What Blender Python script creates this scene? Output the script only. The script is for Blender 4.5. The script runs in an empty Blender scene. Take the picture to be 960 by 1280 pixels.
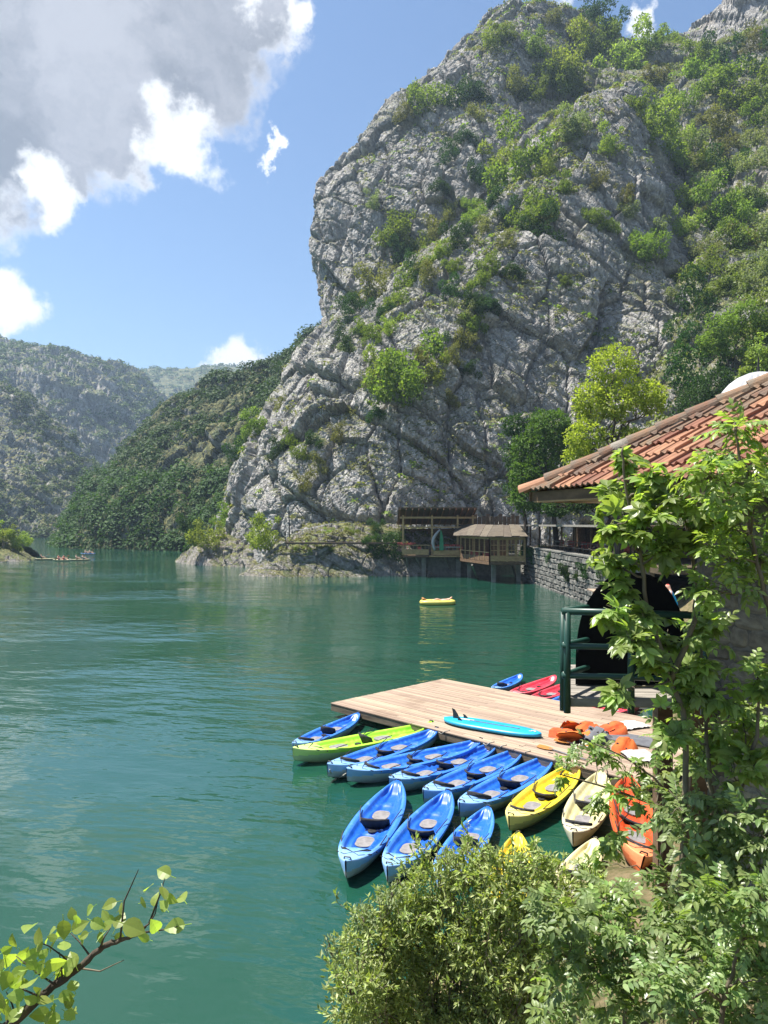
import bpy, bmesh, math, random
import numpy as np
from mathutils import Vector, Matrix, Euler

random.seed(7); rng = np.random.default_rng(7)
S = bpy.context.scene
C = S.collection
R = math.radians
CAMZ, F0, HY = 6.0, 960.0, 655.0          # eye height above the lake, focal length and horizon of the photograph

def at(px, py, D):
    return np.array([(px-480)/F0*D, D, CAMZ-(py-HY)/F0*D])
def ground(px, py, z):
    return at(px, py, F0*(CAMZ-z)/(py-HY))

# ------------------------------------------------------------------ camera
cam = bpy.data.cameras.new('camera'); co = bpy.data.objects.new('camera', cam); C.objects.link(co)
cam.sensor_fit = 'VERTICAL'; cam.sensor_height = 24; cam.lens = 18.0
cam.shift_y = (HY-640)/1280; cam.clip_start = 0.05; cam.clip_end = 6000
co.location = (0, 0, CAMZ); co.rotation_euler = (R(90), 0, 0)
S.camera = co

# ------------------------------------------------------------------ world, sun, exposure
SUN_EL, SUN_AZ = R(66), R(-72)            # azimuth from +Y towards +X
sd = Vector((math.sin(SUN_AZ)*math.cos(SUN_EL), math.cos(SUN_AZ)*math.cos(SUN_EL), math.sin(SUN_EL)))
W = bpy.data.worlds.new('World'); S.world = W; W.use_nodes = True
wt = W.node_tree; wt.nodes.clear()
class NT:
    """tiny helper to write node maths"""
    def __init__(s, t): s.t = t
    def put(s, sock, v):
        if isinstance(v, bpy.types.NodeSocket): s.t.links.new(v, sock)
        else: sock.default_value = v
    def n(s, typ, out=0, props=None, **ins):
        nd = s.t.nodes.new(typ)
        for k, v in (props or {}).items(): setattr(nd, k, v)
        for k, v in ins.items():
            key = int(k[1:]) if k[0] == 'i' and k[1:].isdigit() else k.replace('_', ' ')
            s.put(nd.inputs[key], v)
        return nd.outputs[out]
    def m(s, op, a, b=0.0, c=0.0):
        nd = s.t.nodes.new('ShaderNodeMath'); nd.operation = op
        s.put(nd.inputs[0], a); s.put(nd.inputs[1], b)
        if op in ('MULTIPLY_ADD', 'COMPARE'): s.put(nd.inputs[2], c)
        return nd.outputs[0]
    def v(s, op, a, b=None, out=0, sc=None):
        nd = s.t.nodes.new('ShaderNodeVectorMath'); nd.operation = op
        s.put(nd.inputs[0], a)
        if b is not None: s.put(nd.inputs[1], b)
        if sc is not None: s.put(nd.inputs['Scale'], sc)
        return nd.outputs[out]
    def ramp(s, x, a, b, lo=0.0, hi=1.0):
        nd = s.t.nodes.new('ShaderNodeMapRange'); nd.interpolation_type = 'SMOOTHSTEP'
        for k, val in zip(range(5), (x, a, b, lo, hi)): s.put(nd.inputs[k], val)
        return nd.outputs[0]
    def mix(s, f, a, b, blend='MIX'):
        nd = s.t.nodes.new('ShaderNodeMix'); nd.data_type = 'RGBA'; nd.blend_type = blend
        s.put(nd.inputs[0], f); s.put(nd.inputs[6], a); s.put(nd.inputs[7], b)
        return nd.outputs[2]
    def noise(s, vec, scale, detail=4, rough=0.55, out=0, dist=0.0):
        nd = s.t.nodes.new('ShaderNodeTexNoise')
        if vec is not None: s.put(nd.inputs['Vector'], vec)
        nd.inputs['Scale'].default_value = scale; nd.inputs['Detail'].default_value = detail
        nd.inputs['Roughness'].default_value = rough; nd.inputs['Distortion'].default_value = dist
        return nd.outputs[out]
def c4(c): return (c[0], c[1], c[2], 1.0)

w = NT(wt)
sky = wt.nodes.new('ShaderNodeTexSky'); sky.sky_type = 'NISHITA'; sky.sun_disc = False
sky.sun_elevation = SUN_EL; sky.sun_rotation = SUN_AZ; sky.altitude = 300
sky.air_density = 1.15; sky.dust_density = 0.25; sky.ozone_density = 4.5
dirv = w.n('ShaderNodeTexCoord', out=0)      # 'Generated' = view direction for a world
d = w.v('NORMALIZE', dirv)
nA = w.v('SUBTRACT', w.noise(d, 5.0, 9, 0.62, out=1), (0.5, 0.5, 0.5))
nB = w.v('SUBTRACT', w.noise(d, 26.0, 6, 0.6, out=1), (0.5, 0.5, 0.5))
dw = w.v('ADD', w.v('ADD', d, w.v('SCALE', nA, sc=0.17)), w.v('SCALE', nB, sc=0.075))
def sdir(px, py):
    v = Vector(((px-480)/F0, 1.0, (HY-py)/F0)); L = v.length; v.normalize(); return v, L
def field(blobs):
    out = None
    for px, py, r in blobs:
        v, L = sdir(px, py)
        dist = w.v('LENGTH', w.v('SUBTRACT', dw, tuple(v)), out=1)
        f = w.m('SUBTRACT', 1.0, w.m('DIVIDE', dist, r/L/F0))
        out = f if out is None else w.m('MAXIMUM', out, f)
    return out
big = field([(30, 40, 215), (190, 10, 170), (-90, 130, 190), (320, -40, 115), (140, 120, 110), (40, 195, 92), (-150, -150, 420), (150, -200, 330)])
small = field([(222, 178, 50), (66, 258, 46), (322, 178, 15), (-6, 380, 52), (312, 455, 40), (392, 10, 40), (815, 18, 30), (712, -2, 40), (350, -8, 44), (285, 462, 30)])
# the same broken cumulus goes on round the rest of the sky
pl = w.v('DIVIDE', d, w.n('ShaderNodeCombineXYZ', X=w.m('ADD', w.n('ShaderNodeSeparateXYZ', out=2, Vector=d), 0.25),
                          Y=w.m('ADD', w.n('ShaderNodeSeparateXYZ', out=2, Vector=d), 0.25), Z=1.0))
gen = w.m('SUBTRACT', w.noise(pl, 1.6, 8, 0.6), 0.55)
away = w.ramp(w.n('ShaderNodeSeparateXYZ', out=1, Vector=d), 0.62, 0.35)
gen = w.m('SUBTRACT', w.m('MULTIPLY', gen, 3.0), w.m('MULTIPLY', w.m('SUBTRACT', 1.0, away), 4.0))
bigall = w.m('MAXIMUM', big, gen)
mb = w.ramp(bigall, -0.02, 0.22); ms = w.ramp(small, -0.05, 0.5)
thick = w.ramp(w.m('ADD', bigall, w.m('MULTIPLY', w.m('SUBTRACT', w.noise(d, 9.0, 7, 0.6), 0.5), 0.7)), -0.02, 0.30)
K = 0.78/0.062
greyc = w.mix(w.ramp(w.noise(w.v('ADD', d, w.v('SCALE', nA, sc=0.25)), 4.5, 8, 0.6), 0.36, 0.66), c4((0.150*K, 0.165*K, 0.195*K)), c4((0.30*K, 0.31*K, 0.345*K)))
ccol = w.mix(thick, c4((0.54*K, 0.55*K, 0.58*K)), greyc)
mixed = w.mix(mb, sky.outputs[0], ccol)
mixed = w.mix(w.m('MULTIPLY', ms, 0.95), mixed, c4((0.60*K, 0.61*K, 0.63*K)))
bg = wt.nodes.new('ShaderNodeBackground'); bg.inputs['Strength'].default_value = 0.062
wt.links.new(mixed, bg.inputs['Color'])
wo = wt.nodes.new('ShaderNodeOutputWorld'); wt.links.new(bg.outputs[0], wo.inputs['Surface'])

sl = bpy.data.lights.new('sun', 'SUN'); so = bpy.data.objects.new('sun', sl); C.objects.link(so)
sl.energy = 5.0; sl.angle = R(0.53); sl.color = (1.0, 0.955, 0.87)
so.rotation_euler = (-sd).to_track_quat('-Z', 'Y').to_euler(); so.location = (0, 0, 300)

S.view_settings.view_transform = 'Standard'; S.view_settings.look = 'None'
S.view_settings.exposure = 1.32; S.view_settings.gamma = 1.0; S.view_settings.use_curve_mapping = False
S.render.engine = 'CYCLES'
S.cycles.use_denoising = True
S.cycles.max_bounces = 8; S.cycles.diffuse_bounces = 3; S.cycles.glossy_bounces = 3; S.cycles.transmission_bounces = 4
S.cycles.volume_bounces = 0; S.cycles.transparent_max_bounces = 8
S.cycles.caustics_reflective = False; S.cycles.caustics_refractive = False
S.cycles.sample_clamp_indirect = 6.0

# ------------------------------------------------------------------ materials
MATS = {}
def newmat(name):
    m = bpy.data.materials.new(name); m.use_nodes = True
    m.node_tree.nodes.clear(); MATS[name] = m
    return m, NT(m.node_tree)
def finish(t, shader, disp=None):
    o = t.t.nodes.new('ShaderNodeOutputMaterial'); t.t.links.new(shader, o.inputs['Surface'])
def bump(t, h, strength, dist=0.05, normal=None):
    kw = dict(Height=h, Strength=strength, Distance=dist)
    if normal is not None: kw['Normal'] = normal
    return t.n('ShaderNodeBump', **kw)
def principled(t, col, rough=0.6, spec=0.4, metal=0.0, normal=None, coat=0.0):
    p = t.t.nodes.new('ShaderNodeBsdfPrincipled')
    t.put(p.inputs['Base Color'], col); t.put(p.inputs['Roughness'], rough)
    t.put(p.inputs['Specular IOR Level'], spec); t.put(p.inputs['Metallic'], metal)
    if coat: p.inputs['Coat Weight'].default_value = coat
    if normal is not None: t.put(p.inputs['Normal'], normal)
    return p.outputs[0]
def plain(name, c1, c2=None, *a, stain=None, **k):
    m = plain_(name, c1, c2, *a, **k)
    if stain:
        t = NT(m.node_tree); p = next(n for n in m.node_tree.nodes if n.type == 'BSDF_PRINCIPLED'); src = p.inputs['Base Color'].links[0].from_socket
        pos = t.n('ShaderNodeNewGeometry', out=0); nz = t.noise(pos, stain[0], 7, 0.62)
        t.put(p.inputs['Base Color'], t.mix(t.m('MULTIPLY', t.ramp(nz, 0.52, 0.68), stain[1]), src, c4(stain[2])))
    return m
def plain_(name, c1, c2=None, scale=4.0, rough=0.6, spec=0.35, bmp=0.25, bdist=0.01, stretch=(1, 1, 1), metal=0.0, vary=0.0, bscale=None):
    m, t = newmat(name)
    tc = t.n('ShaderNodeTexCoord', out=3)
    vec = t.v('MULTIPLY', tc, stretch)
    n1 = t.noise(vec, scale, 6, 0.6)
    c2 = c2 or tuple(x*0.6 for x in c1)
    col = t.mix(t.ramp(n1, 0.3, 0.7), c4(c1), c4(c2))
    if vary:
        rnd = t.n('ShaderNodeObjectInfo', out=5)
        hs = t.n('ShaderNodeHueSaturation', Color=col, Value=t.m('MULTIPLY_ADD', rnd, vary, 1-vary/2), Hue=t.m('MULTIPLY_ADD', rnd, 0.02, 0.49))
        col = hs
    nb = t.noise(vec, bscale or scale*6, 5, 0.65)
    rr = t.m('MULTIPLY_ADD', n1, 0.25, rough-0.12)
    finish(t, principled(t, col, rr, spec, metal, bump(t, nb, bmp, bdist)))
    return m

def leafmat(name, c, c2, trans=0.45, hv=0.5, rough=0.62, spec=0.15):
    m, t = newmat(name)
    geo = t.t.nodes.new('ShaderNodeNewGeometry')
    ri = geo.outputs['Random Per Island']
    ro = t.n('ShaderNodeObjectInfo', out=5)
    col = t.mix(ri, c4(c), c4(c2))
    val = t.m('MULTIPLY_ADD', t.m('FRACT', t.m('MULTIPLY', ri, 7.31)), hv, 1-hv/2)
    val = t.m('MULTIPLY', val, t.m('MULTIPLY_ADD', ro, 0.4, 0.8))
    col = t.n('ShaderNodeHueSaturation', Color=col, Value=val, Hue=t.m('MULTIPLY_ADD', ro, 0.03, 0.485))
    p = principled(t, col, rough, spec)
    tcol = t.mix(1.0, col, (1.25, 1.35, 0.45, 1), 'MULTIPLY')
    tr = t.n('ShaderNodeBsdfTranslucent', Color=tcol)
    mx = t.t.nodes.new('ShaderNodeMixShader'); mx.inputs[0].default_value = trans
    t.t.links.new(p, mx.inputs[1]); t.t.links.new(tr, mx.inputs[2])
    finish(t, mx.outputs[0]); return m

def rockmat(name, c1, c2, ochre=0.3, green=(0.075, 0.105, 0.03), gz=(0.5, 0.75), scale=1.0, gn=0.0):
    m, t = newmat(name)
    pos = t.n('ShaderNodeNewGeometry', out=0)
    nrm = t.n('ShaderNodeNewGeometry', out=1)
    n1 = t.noise(pos, 0.045*scale, 8, 0.62)
    n2 = t.noise(pos, 0.5*scale, 7, 0.66)
    n3 = t.noise(pos, 3.2*scale, 5, 0.65)
    col = t.mix(t.ramp(n2, 0.32, 0.68), c4(c1), c4(c2))
    col = t.mix(t.m('MULTIPLY', t.ramp(n3, 0.5, 0.72), 0.55), col, c4(tuple(x*1.5 for x in c1)))
    lich = t.ramp(t.noise(pos, 1.25*scale, 9, 0.72), 0.50, 0.60)
    col = t.mix(t.m('MULTIPLY', lich, 0.38), col, c4((0.115, 0.115, 0.115)))
    # vertical water streaks and ochre stains
    st = t.noise(t.v('MULTIPLY', pos, (0.35*scale, 0.35*scale, 0.05*scale)), 1.0, 6, 0.6)
    col = t.mix(t.m('MULTIPLY', t.ramp(st, 0.55, 0.75), 0.5), col, c4((0.11, 0.105, 0.105)))
    col = t.mix(t.m('MULTIPLY', t.ramp(t.noise(pos, 0.11*scale, 5, 0.6), 0.56, 0.72), ochre), col, c4((0.33, 0.24, 0.13)))
    # grass, moss and lichen on ledges
    z = t.n('ShaderNodeSeparateXYZ', out=2, Vector=nrm)
    g = t.ramp(t.m('ADD', z, t.m('ADD', t.m('MULTIPLY', t.m('SUBTRACT', n1, 0.5), 1.3), t.m('MULTIPLY', t.m('SUBTRACT', n3, 0.5), 0.6))), gz[0]-gn, gz[1]-gn)
    gcol = t.mix(t.ramp(t.noise(pos, 0.8*scale, 4, 0.6), 0.35, 0.7), c4(green), c4((0.20, 0.185, 0.06)))
    col = t.mix(t.m('MULTIPLY', g, 0.9), col, gcol)
    vo = t.t.nodes.new('ShaderNodeTexVoronoi'); vo.feature = 'DISTANCE_TO_EDGE'
    wv = t.v('ADD', t.v('MULTIPLY', pos, (1, 1, 0.62)), t.v('SCALE', t.noise(pos, 0.7*scale, 5, 0.6, out=1), sc=1.6/scale))
    t.put(vo.inputs['Vector'], wv); vo.inputs['Scale'].default_value = 0.62*scale
    crack = t.ramp(vo.outputs['Distance'], 0.0, 0.07)
    vo2 = t.t.nodes.new('ShaderNodeTexVoronoi'); vo2.feature = 'DISTANCE_TO_EDGE'
    t.put(vo2.inputs['Vector'], wv); vo2.inputs['Scale'].default_value = 1.9*scale
    crack2 = t.ramp(vo2.outputs['Distance'], 0.0, 0.09)
    # long joints: one set along the dip, one near vertical
    rq = t.n('ShaderNodeVectorRotate', props=dict(rotation_type='Y_AXIS'), Vector=pos, Angle=R(-38))
    def joints(vec, st, off):
        nz = t.noise(t.v('MULTIPLY', vec, tuple(x*scale for x in st)), 1.0, 5, 0.55, dist=0.15)
        return t.ramp(t.m('ABSOLUTE', t.m('SUBTRACT', nz, off)), 0.0, 0.022)
    jn = t.m('ADD', t.m('ADD', joints(rq, (0.05, 0.2, 0.42), 0.5), joints(rq, (0.09, 0.3, 0.9), 0.46)), joints(pos, (0.42, 0.42, 0.06), 0.52))
    h = t.m('ADD', t.m('ADD', t.m('MULTIPLY', crack, 0.42), t.m('MULTIPLY', crack2, 0.18)), t.m('ADD', t.m('MULTIPLY', n2, 0.45), t.m('MULTIPLY', n3, 0.24)))
    h = t.m('ADD', h, t.m('MULTIPLY', jn, 0.75))
    finish(t, principled(t, col, 0.88, 0.2, 0, bump(t, h, 0.9, 0.45/scale)))
    return m

M_rock = rockmat('limestone', (0.34, 0.32, 0.305), (0.52, 0.495, 0.465))
M_rockg = rockmat('overgrown_limestone', (0.31, 0.30, 0.28), (0.47, 0.45, 0.42), gn=0.24)
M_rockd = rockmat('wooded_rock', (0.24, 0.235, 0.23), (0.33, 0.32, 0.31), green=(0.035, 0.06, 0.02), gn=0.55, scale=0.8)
M_rockfar = rockmat('distant_rock', (0.34, 0.32, 0.30), (0.50, 0.47, 0.43), green=(0.07, 0.105, 0.04), gn=0.14, scale=0.3)
M_shore = rockmat('shore_rock', (0.22, 0.20, 0.185), (0.42, 0.38, 0.34), ochre=0.5, scale=1.8)
L_mid = leafmat('leaf_mid', (0.115, 0.175, 0.038), (0.21, 0.265, 0.07))
L_lite = leafmat('leaf_light', (0.19, 0.255, 0.055), (0.30, 0.35, 0.105))
L_pale = leafmat('leaf_pale', (0.17, 0.22, 0.10), (0.28, 0.31, 0.17), trans=0.35)
L_dark = leafmat('leaf_dark', (0.03, 0.075, 0.02), (0.06, 0.115, 0.03), trans=0.3)
L_maple = leafmat('leaf_maple', (0.06, 0.14, 0.03), (0.13, 0.235, 0.055), trans=0.35)
L_yel = leafmat('leaf_yellow_green', (0.24, 0.29, 0.045), (0.35, 0.37, 0.09), trans=0.5)
L_olive = leafmat('leaf_olive', (0.14, 0.15, 0.045), (0.24, 0.235, 0.10), trans=0.35)
L_far = leafmat('leaf_distant', (0.055, 0.092, 0.028), (0.11, 0.145, 0.048), trans=0.25)
L_wood = leafmat('leaf_woodland_shaded', (0.026, 0.05, 0.016), (0.055, 0.082, 0.027), trans=0.25)  # leaf colour lowered to carry the cloud shadow over the ridge
L_sap = leafmat('leaf_sapling', (0.155, 0.25, 0.06), (0.32, 0.405, 0.135), trans=0.52, rough=0.36, spec=0.5)
L_elder = leafmat('leaf_elder', (0.105, 0.175, 0.05), (0.25, 0.32, 0.13), trans=0.45, rough=0.36, spec=0.5)
L_privet = leafmat('leaf_small', (0.19, 0.25, 0.07), (0.40, 0.43, 0.19), trans=0.42, hv=0.8, rough=0.4, spec=0.45)
L_young = leafmat('leaf_young', (0.27, 0.38, 0.07), (0.42, 0.50, 0.15), trans=0.6, rough=0.4, spec=0.45)
M_bark = plain('bark', (0.11, 0.085, 0.065), (0.05, 0.04, 0.033), 6, 0.9, 0.15, 0.8, 0.02, (1, 1, 0.3))
M_twig = plain('young_bark', (0.20, 0.17, 0.12), (0.10, 0.08, 0.06), 8, 0.8, 0.2, 0.6, 0.004, (1, 1, 0.4))
M_deck = plain('deck_wood', (0.34, 0.26, 0.195), (0.26, 0.195, 0.14), 2.2, 0.75, 0.2, 0.35, 0.004, (0.25, 5, 5), vary=0.35, stain=(0.7, 0.55, (0.17, 0.115, 0.08)))
M_deckside = plain('dark_timber', (0.22, 0.17, 0.12), (0.10, 0.08, 0.06), 3, 0.8, 0.2, 0.5, 0.01, (0.4, 3, 3))  # darker brown than the boards, for the dock's side and end beams
M_timber = plain('honey_timber', (0.50, 0.33, 0.165), (0.34, 0.21, 0.105), 2.5, 0.7, 0.25, 0.4, 0.01, (1, 1, 3))
M_oldwood = plain('old_brown_wood', (0.20, 0.125, 0.075), (0.10, 0.064, 0.04), 2.5, 0.8, 0.2, 0.5, 0.01, (1, 1, 3))
M_greywood = plain('weathered_grey_wood', (0.30, 0.275, 0.24), (0.17, 0.155, 0.135), 3, 0.85, 0.2, 0.6, 0.01, (0.5, 3, 3))
M_black = plain('black_stained_wood', (0.012, 0.012, 0.013), (0.025, 0.023, 0.022), 3, 0.7, 0.25, 0.5, 0.01, (1, 1, 3))
M_fabric = plain('black_fabric', (0.018, 0.018, 0.021), (0.045, 0.045, 0.05), 9, 0.85, 0.2, 0.6, 0.006)
M_tarp = plain('black_tarpaulin', (0.005, 0.005, 0.006), (0.008, 0.008, 0.008), 3, 0.9, 0.1, 0.5, 0.01)
M_rubber = plain('black_rubber', (0.015, 0.015, 0.016), (0.03, 0.03, 0.03), 9, 0.5, 0.4, 0.1, 0.002)
M_padgrey = plain('grey_foam', (0.24, 0.225, 0.225), (0.16, 0.15, 0.15), 9, 0.85, 0.2, 0.3, 0.003)
M_rail = plain('green_painted_steel', (0.008, 0.042, 0.03), (0.012, 0.05, 0.036), 4, 0.4, 0.45, 0.12, 0.003)
M_tile = plain('terracotta', (0.32, 0.155, 0.095), (0.22, 0.115, 0.078), 3.5, 0.85, 0.2, 0.5, 0.006, vary=0.6, stain=(1.6, 0.75, (0.13, 0.11, 0.085)))
M_tileold = plain('mossy_terracotta', (0.15, 0.125, 0.10), (0.21, 0.12, 0.075), 5, 0.92, 0.15, 0.8, 0.015, vary=0.3)
M_mortar = plain('lime_mortar', (0.25, 0.225, 0.19), (0.16, 0.14, 0.12), 6, 0.95, 0.1, 0.8, 0.02)
M_stone = plain('field_stone', (0.42, 0.365, 0.28), (0.24, 0.21, 0.17), 2.6, 0.9, 0.2, 0.9, 0.05, vary=0.6, stain=(1.3, 0.6, (0.13, 0.12, 0.10)))
M_stoned = plain('retaining_stone_shaded', (0.17, 0.165, 0.15), (0.10, 0.097, 0.09), 2.2, 0.9, 0.2, 0.8, 0.03, vary=0.5)  # dark stone: tree shade on the retaining wall put into the colour
M_conc = plain('old_concrete', (0.30, 0.285, 0.26), (0.18, 0.17, 0.155), 1.2, 0.9, 0.2, 0.6, 0.02)
M_soil = plain('bank_soil', (0.13, 0.10, 0.065), (0.07, 0.055, 0.035), 1.5, 0.95, 0.1, 1.0, 0.06)
M_dry = plain('dry_grass_soil', (0.20, 0.155, 0.09), (0.07, 0.075, 0.03), 3.0, 0.95, 0.1, 1.0, 0.05)
M_white = plain('white_metal', (0.40, 0.40, 0.40), (0.32, 0.32, 0.33), 3, 0.4, 0.5, 0.15, 0.01)
M_sheet = plain('faded_roof_sheet', (0.145, 0.12, 0.09), (0.08, 0.066, 0.052), 1.6, 0.8, 0.2, 0.3, 0.02, (1, 3, 1), vary=0.35)
M_redpaint = plain('red_flowers', (0.45, 0.06, 0.05), (0.55, 0.16, 0.13), 8, 0.7, 0.3, 0.8, 0.05)
M_greenplas = plain('green_plastic', (0.02, 0.19, 0.09), (0.03, 0.26, 0.12), 3, 0.4, 0.4, 0.1, 0.01)
M_orange = plain('orange_fabric', (0.52, 0.085, 0.018), (0.56, 0.15, 0.035), 6, 0.8, 0.2, 0.6, 0.01, vary=0.2)
M_blade = plain('orange_brown_plastic', (0.42, 0.19, 0.045), (0.34, 0.14, 0.035), 6, 0.5, 0.4, 0.1, 0.002)
M_alu = plain('aluminium_tube', (0.45, 0.45, 0.46), (0.35, 0.35, 0.36), 8, 0.35, 0.5, 0.05, 0.001, metal=0.8)
M_greymat = plain('dark_grey_mat', (0.13, 0.135, 0.145), (0.09, 0.09, 0.10), 5, 0.85, 0.2, 0.5, 0.01)
M_cloth = plain('white_cloth', (0.45, 0.43, 0.41), (0.34, 0.32, 0.30), 5, 0.9, 0.15, 0.5, 0.02)
M_sup = plain('turquoise_board', (0.012, 0.27, 0.50), (0.02, 0.33, 0.56), 2.5, 0.35, 0.45, 0.05, 0.002)
M_suplite = plain('white_print', (0.7, 0.78, 0.82), (0.45, 0.62, 0.72), 12, 0.4, 0.4, 0.05, 0.001)
M_raft = plain('yellow_raft', (0.74, 0.62, 0.16), (0.66, 0.52, 0.10), 2, 0.4, 0.4, 0.1, 0.01)
M_skin = plain('skin', (0.55, 0.33, 0.24), (0.48, 0.28, 0.20), 3, 0.55, 0.35, 0.05, 0.002)
M_vest = plain('turquoise_shirt', (0.02, 0.32, 0.55), (0.015, 0.25, 0.45), 5, 0.85, 0.2, 0.5, 0.01)
M_blue = plain('blue_shorts', (0.02, 0.05, 0.16), (0.02, 0.04, 0.1), 5, 0.85, 0.2, 0.5, 0.01)
M_red = plain('red_cloth', (0.55, 0.06, 0.05), (0.42, 0.04, 0.04), 5, 0.85, 0.2, 0.5, 0.01)
M_rope = plain('pale_rope', (0.42, 0.40, 0.34), (0.30, 0.28, 0.24), 20, 0.9, 0.1, 0.5, 0.002)

def hullmat(name, base, light, worn=0.35):
    m, t = newmat(name)
    tc = t.n('ShaderNodeTexCoord', out=3)
    x = t.n('ShaderNodeSeparateXYZ', out=0, Vector=tc)
    n1 = t.noise(t.v('MULTIPLY', tc, (1.2, 3, 3)), 1.6, 5, 0.55, dist=1.2)
    endm = t.ramp(t.m('ADD', x, t.m('MULTIPLY', n1, -0.9)), -1.45, -2.25)      # marbled paler plastic at the stern
    col = t.mix(t.m('MULTIPLY', endm, 0.75), c4(base), c4(light))
    col = t.mix(t.m('MULTIPLY', t.ramp(t.noise(tc, 7.0, 8, 0.7), 0.5, 0.8), worn), col, c4(light))
    ro = t.n('ShaderNodeObjectInfo', out=5)
    col = t.n('ShaderNodeHueSaturation', Color=col, Value=t.m('MULTIPLY_ADD', ro, 0.25, 0.86))
    nb = t.noise(tc, 30, 4, 0.6)
    finish(t, principled(t, col, t.m('MULTIPLY_ADD', n1, 0.25, 0.25), 0.45, 0, bump(t, nb, 0.08, 0.004)))
    return m
HULL = {  # rim plastics are paler: surface sheen put into their colour
 'blue':   (hullmat('blue_plastic', (0.012, 0.105, 0.52), (0.20, 0.42, 0.74), 0.4), hullmat('blue_plastic_rim', (0.045, 0.195, 0.62), (0.32, 0.54, 0.80), 0.55), plain('pale_hull', (0.50, 0.53, 0.56), (0.36, 0.39, 0.43), 2, 0.5, 0.4, 0.1, 0.003)),
 'green':  (hullmat('lime_plastic', (0.27, 0.62, 0.03), (0.62, 0.74, 0.25), 0.2), hullmat('lime_plastic_rim', (0.36, 0.68, 0.05), (0.66, 0.78, 0.3), 0.3), plain('lime_hull', (0.55, 0.66, 0.33), (0.44, 0.52, 0.28), 2, 0.5, 0.4, 0.1, 0.003)),
 'yellow': (hullmat('yellow_plastic', (0.66, 0.47, 0.015), (0.82, 0.72, 0.25), 0.2), hullmat('yellow_plastic_rim', (0.68, 0.52, 0.04), (0.84, 0.76, 0.3), 0.25), plain('yellow_hull', (0.66, 0.56, 0.22), (0.5, 0.42, 0.18), 2, 0.5, 0.4, 0.1, 0.003)),
 'cream':  (hullmat('cream_plastic', (0.54, 0.49, 0.25), (0.60, 0.56, 0.40), 0.4), hullmat('cream_plastic_rim', (0.55, 0.50, 0.28), (0.62, 0.58, 0.44), 0.4), plain('cream_hull', (0.6, 0.56, 0.38), (0.44, 0.4, 0.28), 2, 0.5, 0.4, 0.1, 0.003)),
 'orange': (hullmat('orange_plastic', (0.56, 0.065, 0.015), (0.85, 0.30, 0.12), 0.2), hullmat('orange_plastic_rim', (0.60, 0.09, 0.02), (0.86, 0.34, 0.15), 0.25), plain('orange_hull', (0.6, 0.14, 0.05), (0.5, 0.1, 0.03), 2, 0.5, 0.4, 0.1, 0.003)),
 'red':    (hullmat('red_plastic', (0.62, 0.03, 0.055), (0.80, 0.28, 0.30), 0.3), hullmat('red_plastic_rim', (0.68, 0.06, 0.09), (0.82, 0.34, 0.36), 0.4), plain('red_hull', (0.6, 0.12, 0.14), (0.5, 0.08, 0.1), 2, 0.5, 0.4, 0.1, 0.003)),
}

m, t = newmat('lake_water')
pos = t.n('ShaderNodeNewGeometry', out=0)
calm = t.ramp(t.noise(t.v('MULTIPLY', pos, (0.035, 0.06, 1)), 1.0, 3, 0.5), 0.38, 0.62, 0.25, 1.1)
rot = t.n('ShaderNodeVectorRotate', Vector=pos, Angle=R(12))
w1 = t.noise(t.v('MULTIPLY', rot, (0.55, 1.15, 1)), 1.0, 3, 0.5)
w2 = t.noise(t.v('MULTIPLY', rot, (2.1, 4.2, 1)), 1.0, 3, 0.5, dist=0.3)
w3 = t.noise(t.v('MULTIPLY', pos, (0.10, 0.22, 1)), 1.0, 2, 0.5)
hh = t.m('ADD', t.m('ADD', t.m('MULTIPLY', w1, 0.125), t.m('MULTIPLY', w2, 0.021)), t.m('MULTIPLY', w3, 0.10))
murk = t.mix(t.noise(t.v('MULTIPLY', pos, (0.02, 0.03, 1)), 1.0, 3, 0.5), c4((0.006, 0.044, 0.027)), c4((0.010, 0.058, 0.037)))
p = t.t.nodes.new('ShaderNodeBsdfPrincipled')
t.put(p.inputs['Base Color'], murk); p.inputs['Roughness'].default_value = 0.04; p.inputs['IOR'].default_value = 1.55
t.put(p.inputs['Normal'], bump(t, t.m('MULTIPLY', hh, calm), 1.0, 1.0))
finish(t, p.outputs[0]); M_water = m

# ------------------------------------------------------------------ mesh helpers
def mesh_np(name, V, Fq, mat, smooth=False, mats=None, fm=None):
    V = np.asarray(V, np.float32); Fq = np.asarray(Fq, np.int32)
    me = bpy.data.meshes.new(name); k = Fq.shape[1]
    me.vertices.add(len(V)); me.vertices.foreach_set('co', V.ravel())
    me.loops.add(Fq.size); me.loops.foreach_set('vertex_index', Fq.ravel())
    me.polygons.add(len(Fq)); me.polygons.foreach_set('loop_start', np.arange(0, Fq.size, k, dtype=np.int32))
    me.polygons.foreach_set('loop_total', np.full(len(Fq), k, np.int32))
    for mm in (mats or [mat]): me.materials.append(mm)
    if fm is not None: me.polygons.foreach_set('material_index', np.asarray(fm, np.int32))
    me.polygons.foreach_set('use_smooth', np.full(len(Fq), smooth, bool))
    me.update(calc_edges=True); me.validate()
    return me
def link(name, me, parent=None, loc=None, rot=None, scale=None):
    o = bpy.data.objects.new(name, me); C.objects.link(o)
    if parent is not None: o.parent = parent
    if loc is not None: o.location = tuple(float(x) for x in loc)
    if rot is not None: o.rotation_euler = rot
    if scale is not None: o.scale = (scale,)*3 if np.isscalar(scale) else tuple(scale)
    return o
def tag(o, label=None, cat=None, group=None, kind=None):
    if label: o['label'] = label
    if cat: o['category'] = cat
    if group: o['group'] = group
    if kind: o['kind'] = kind
    return o
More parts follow.
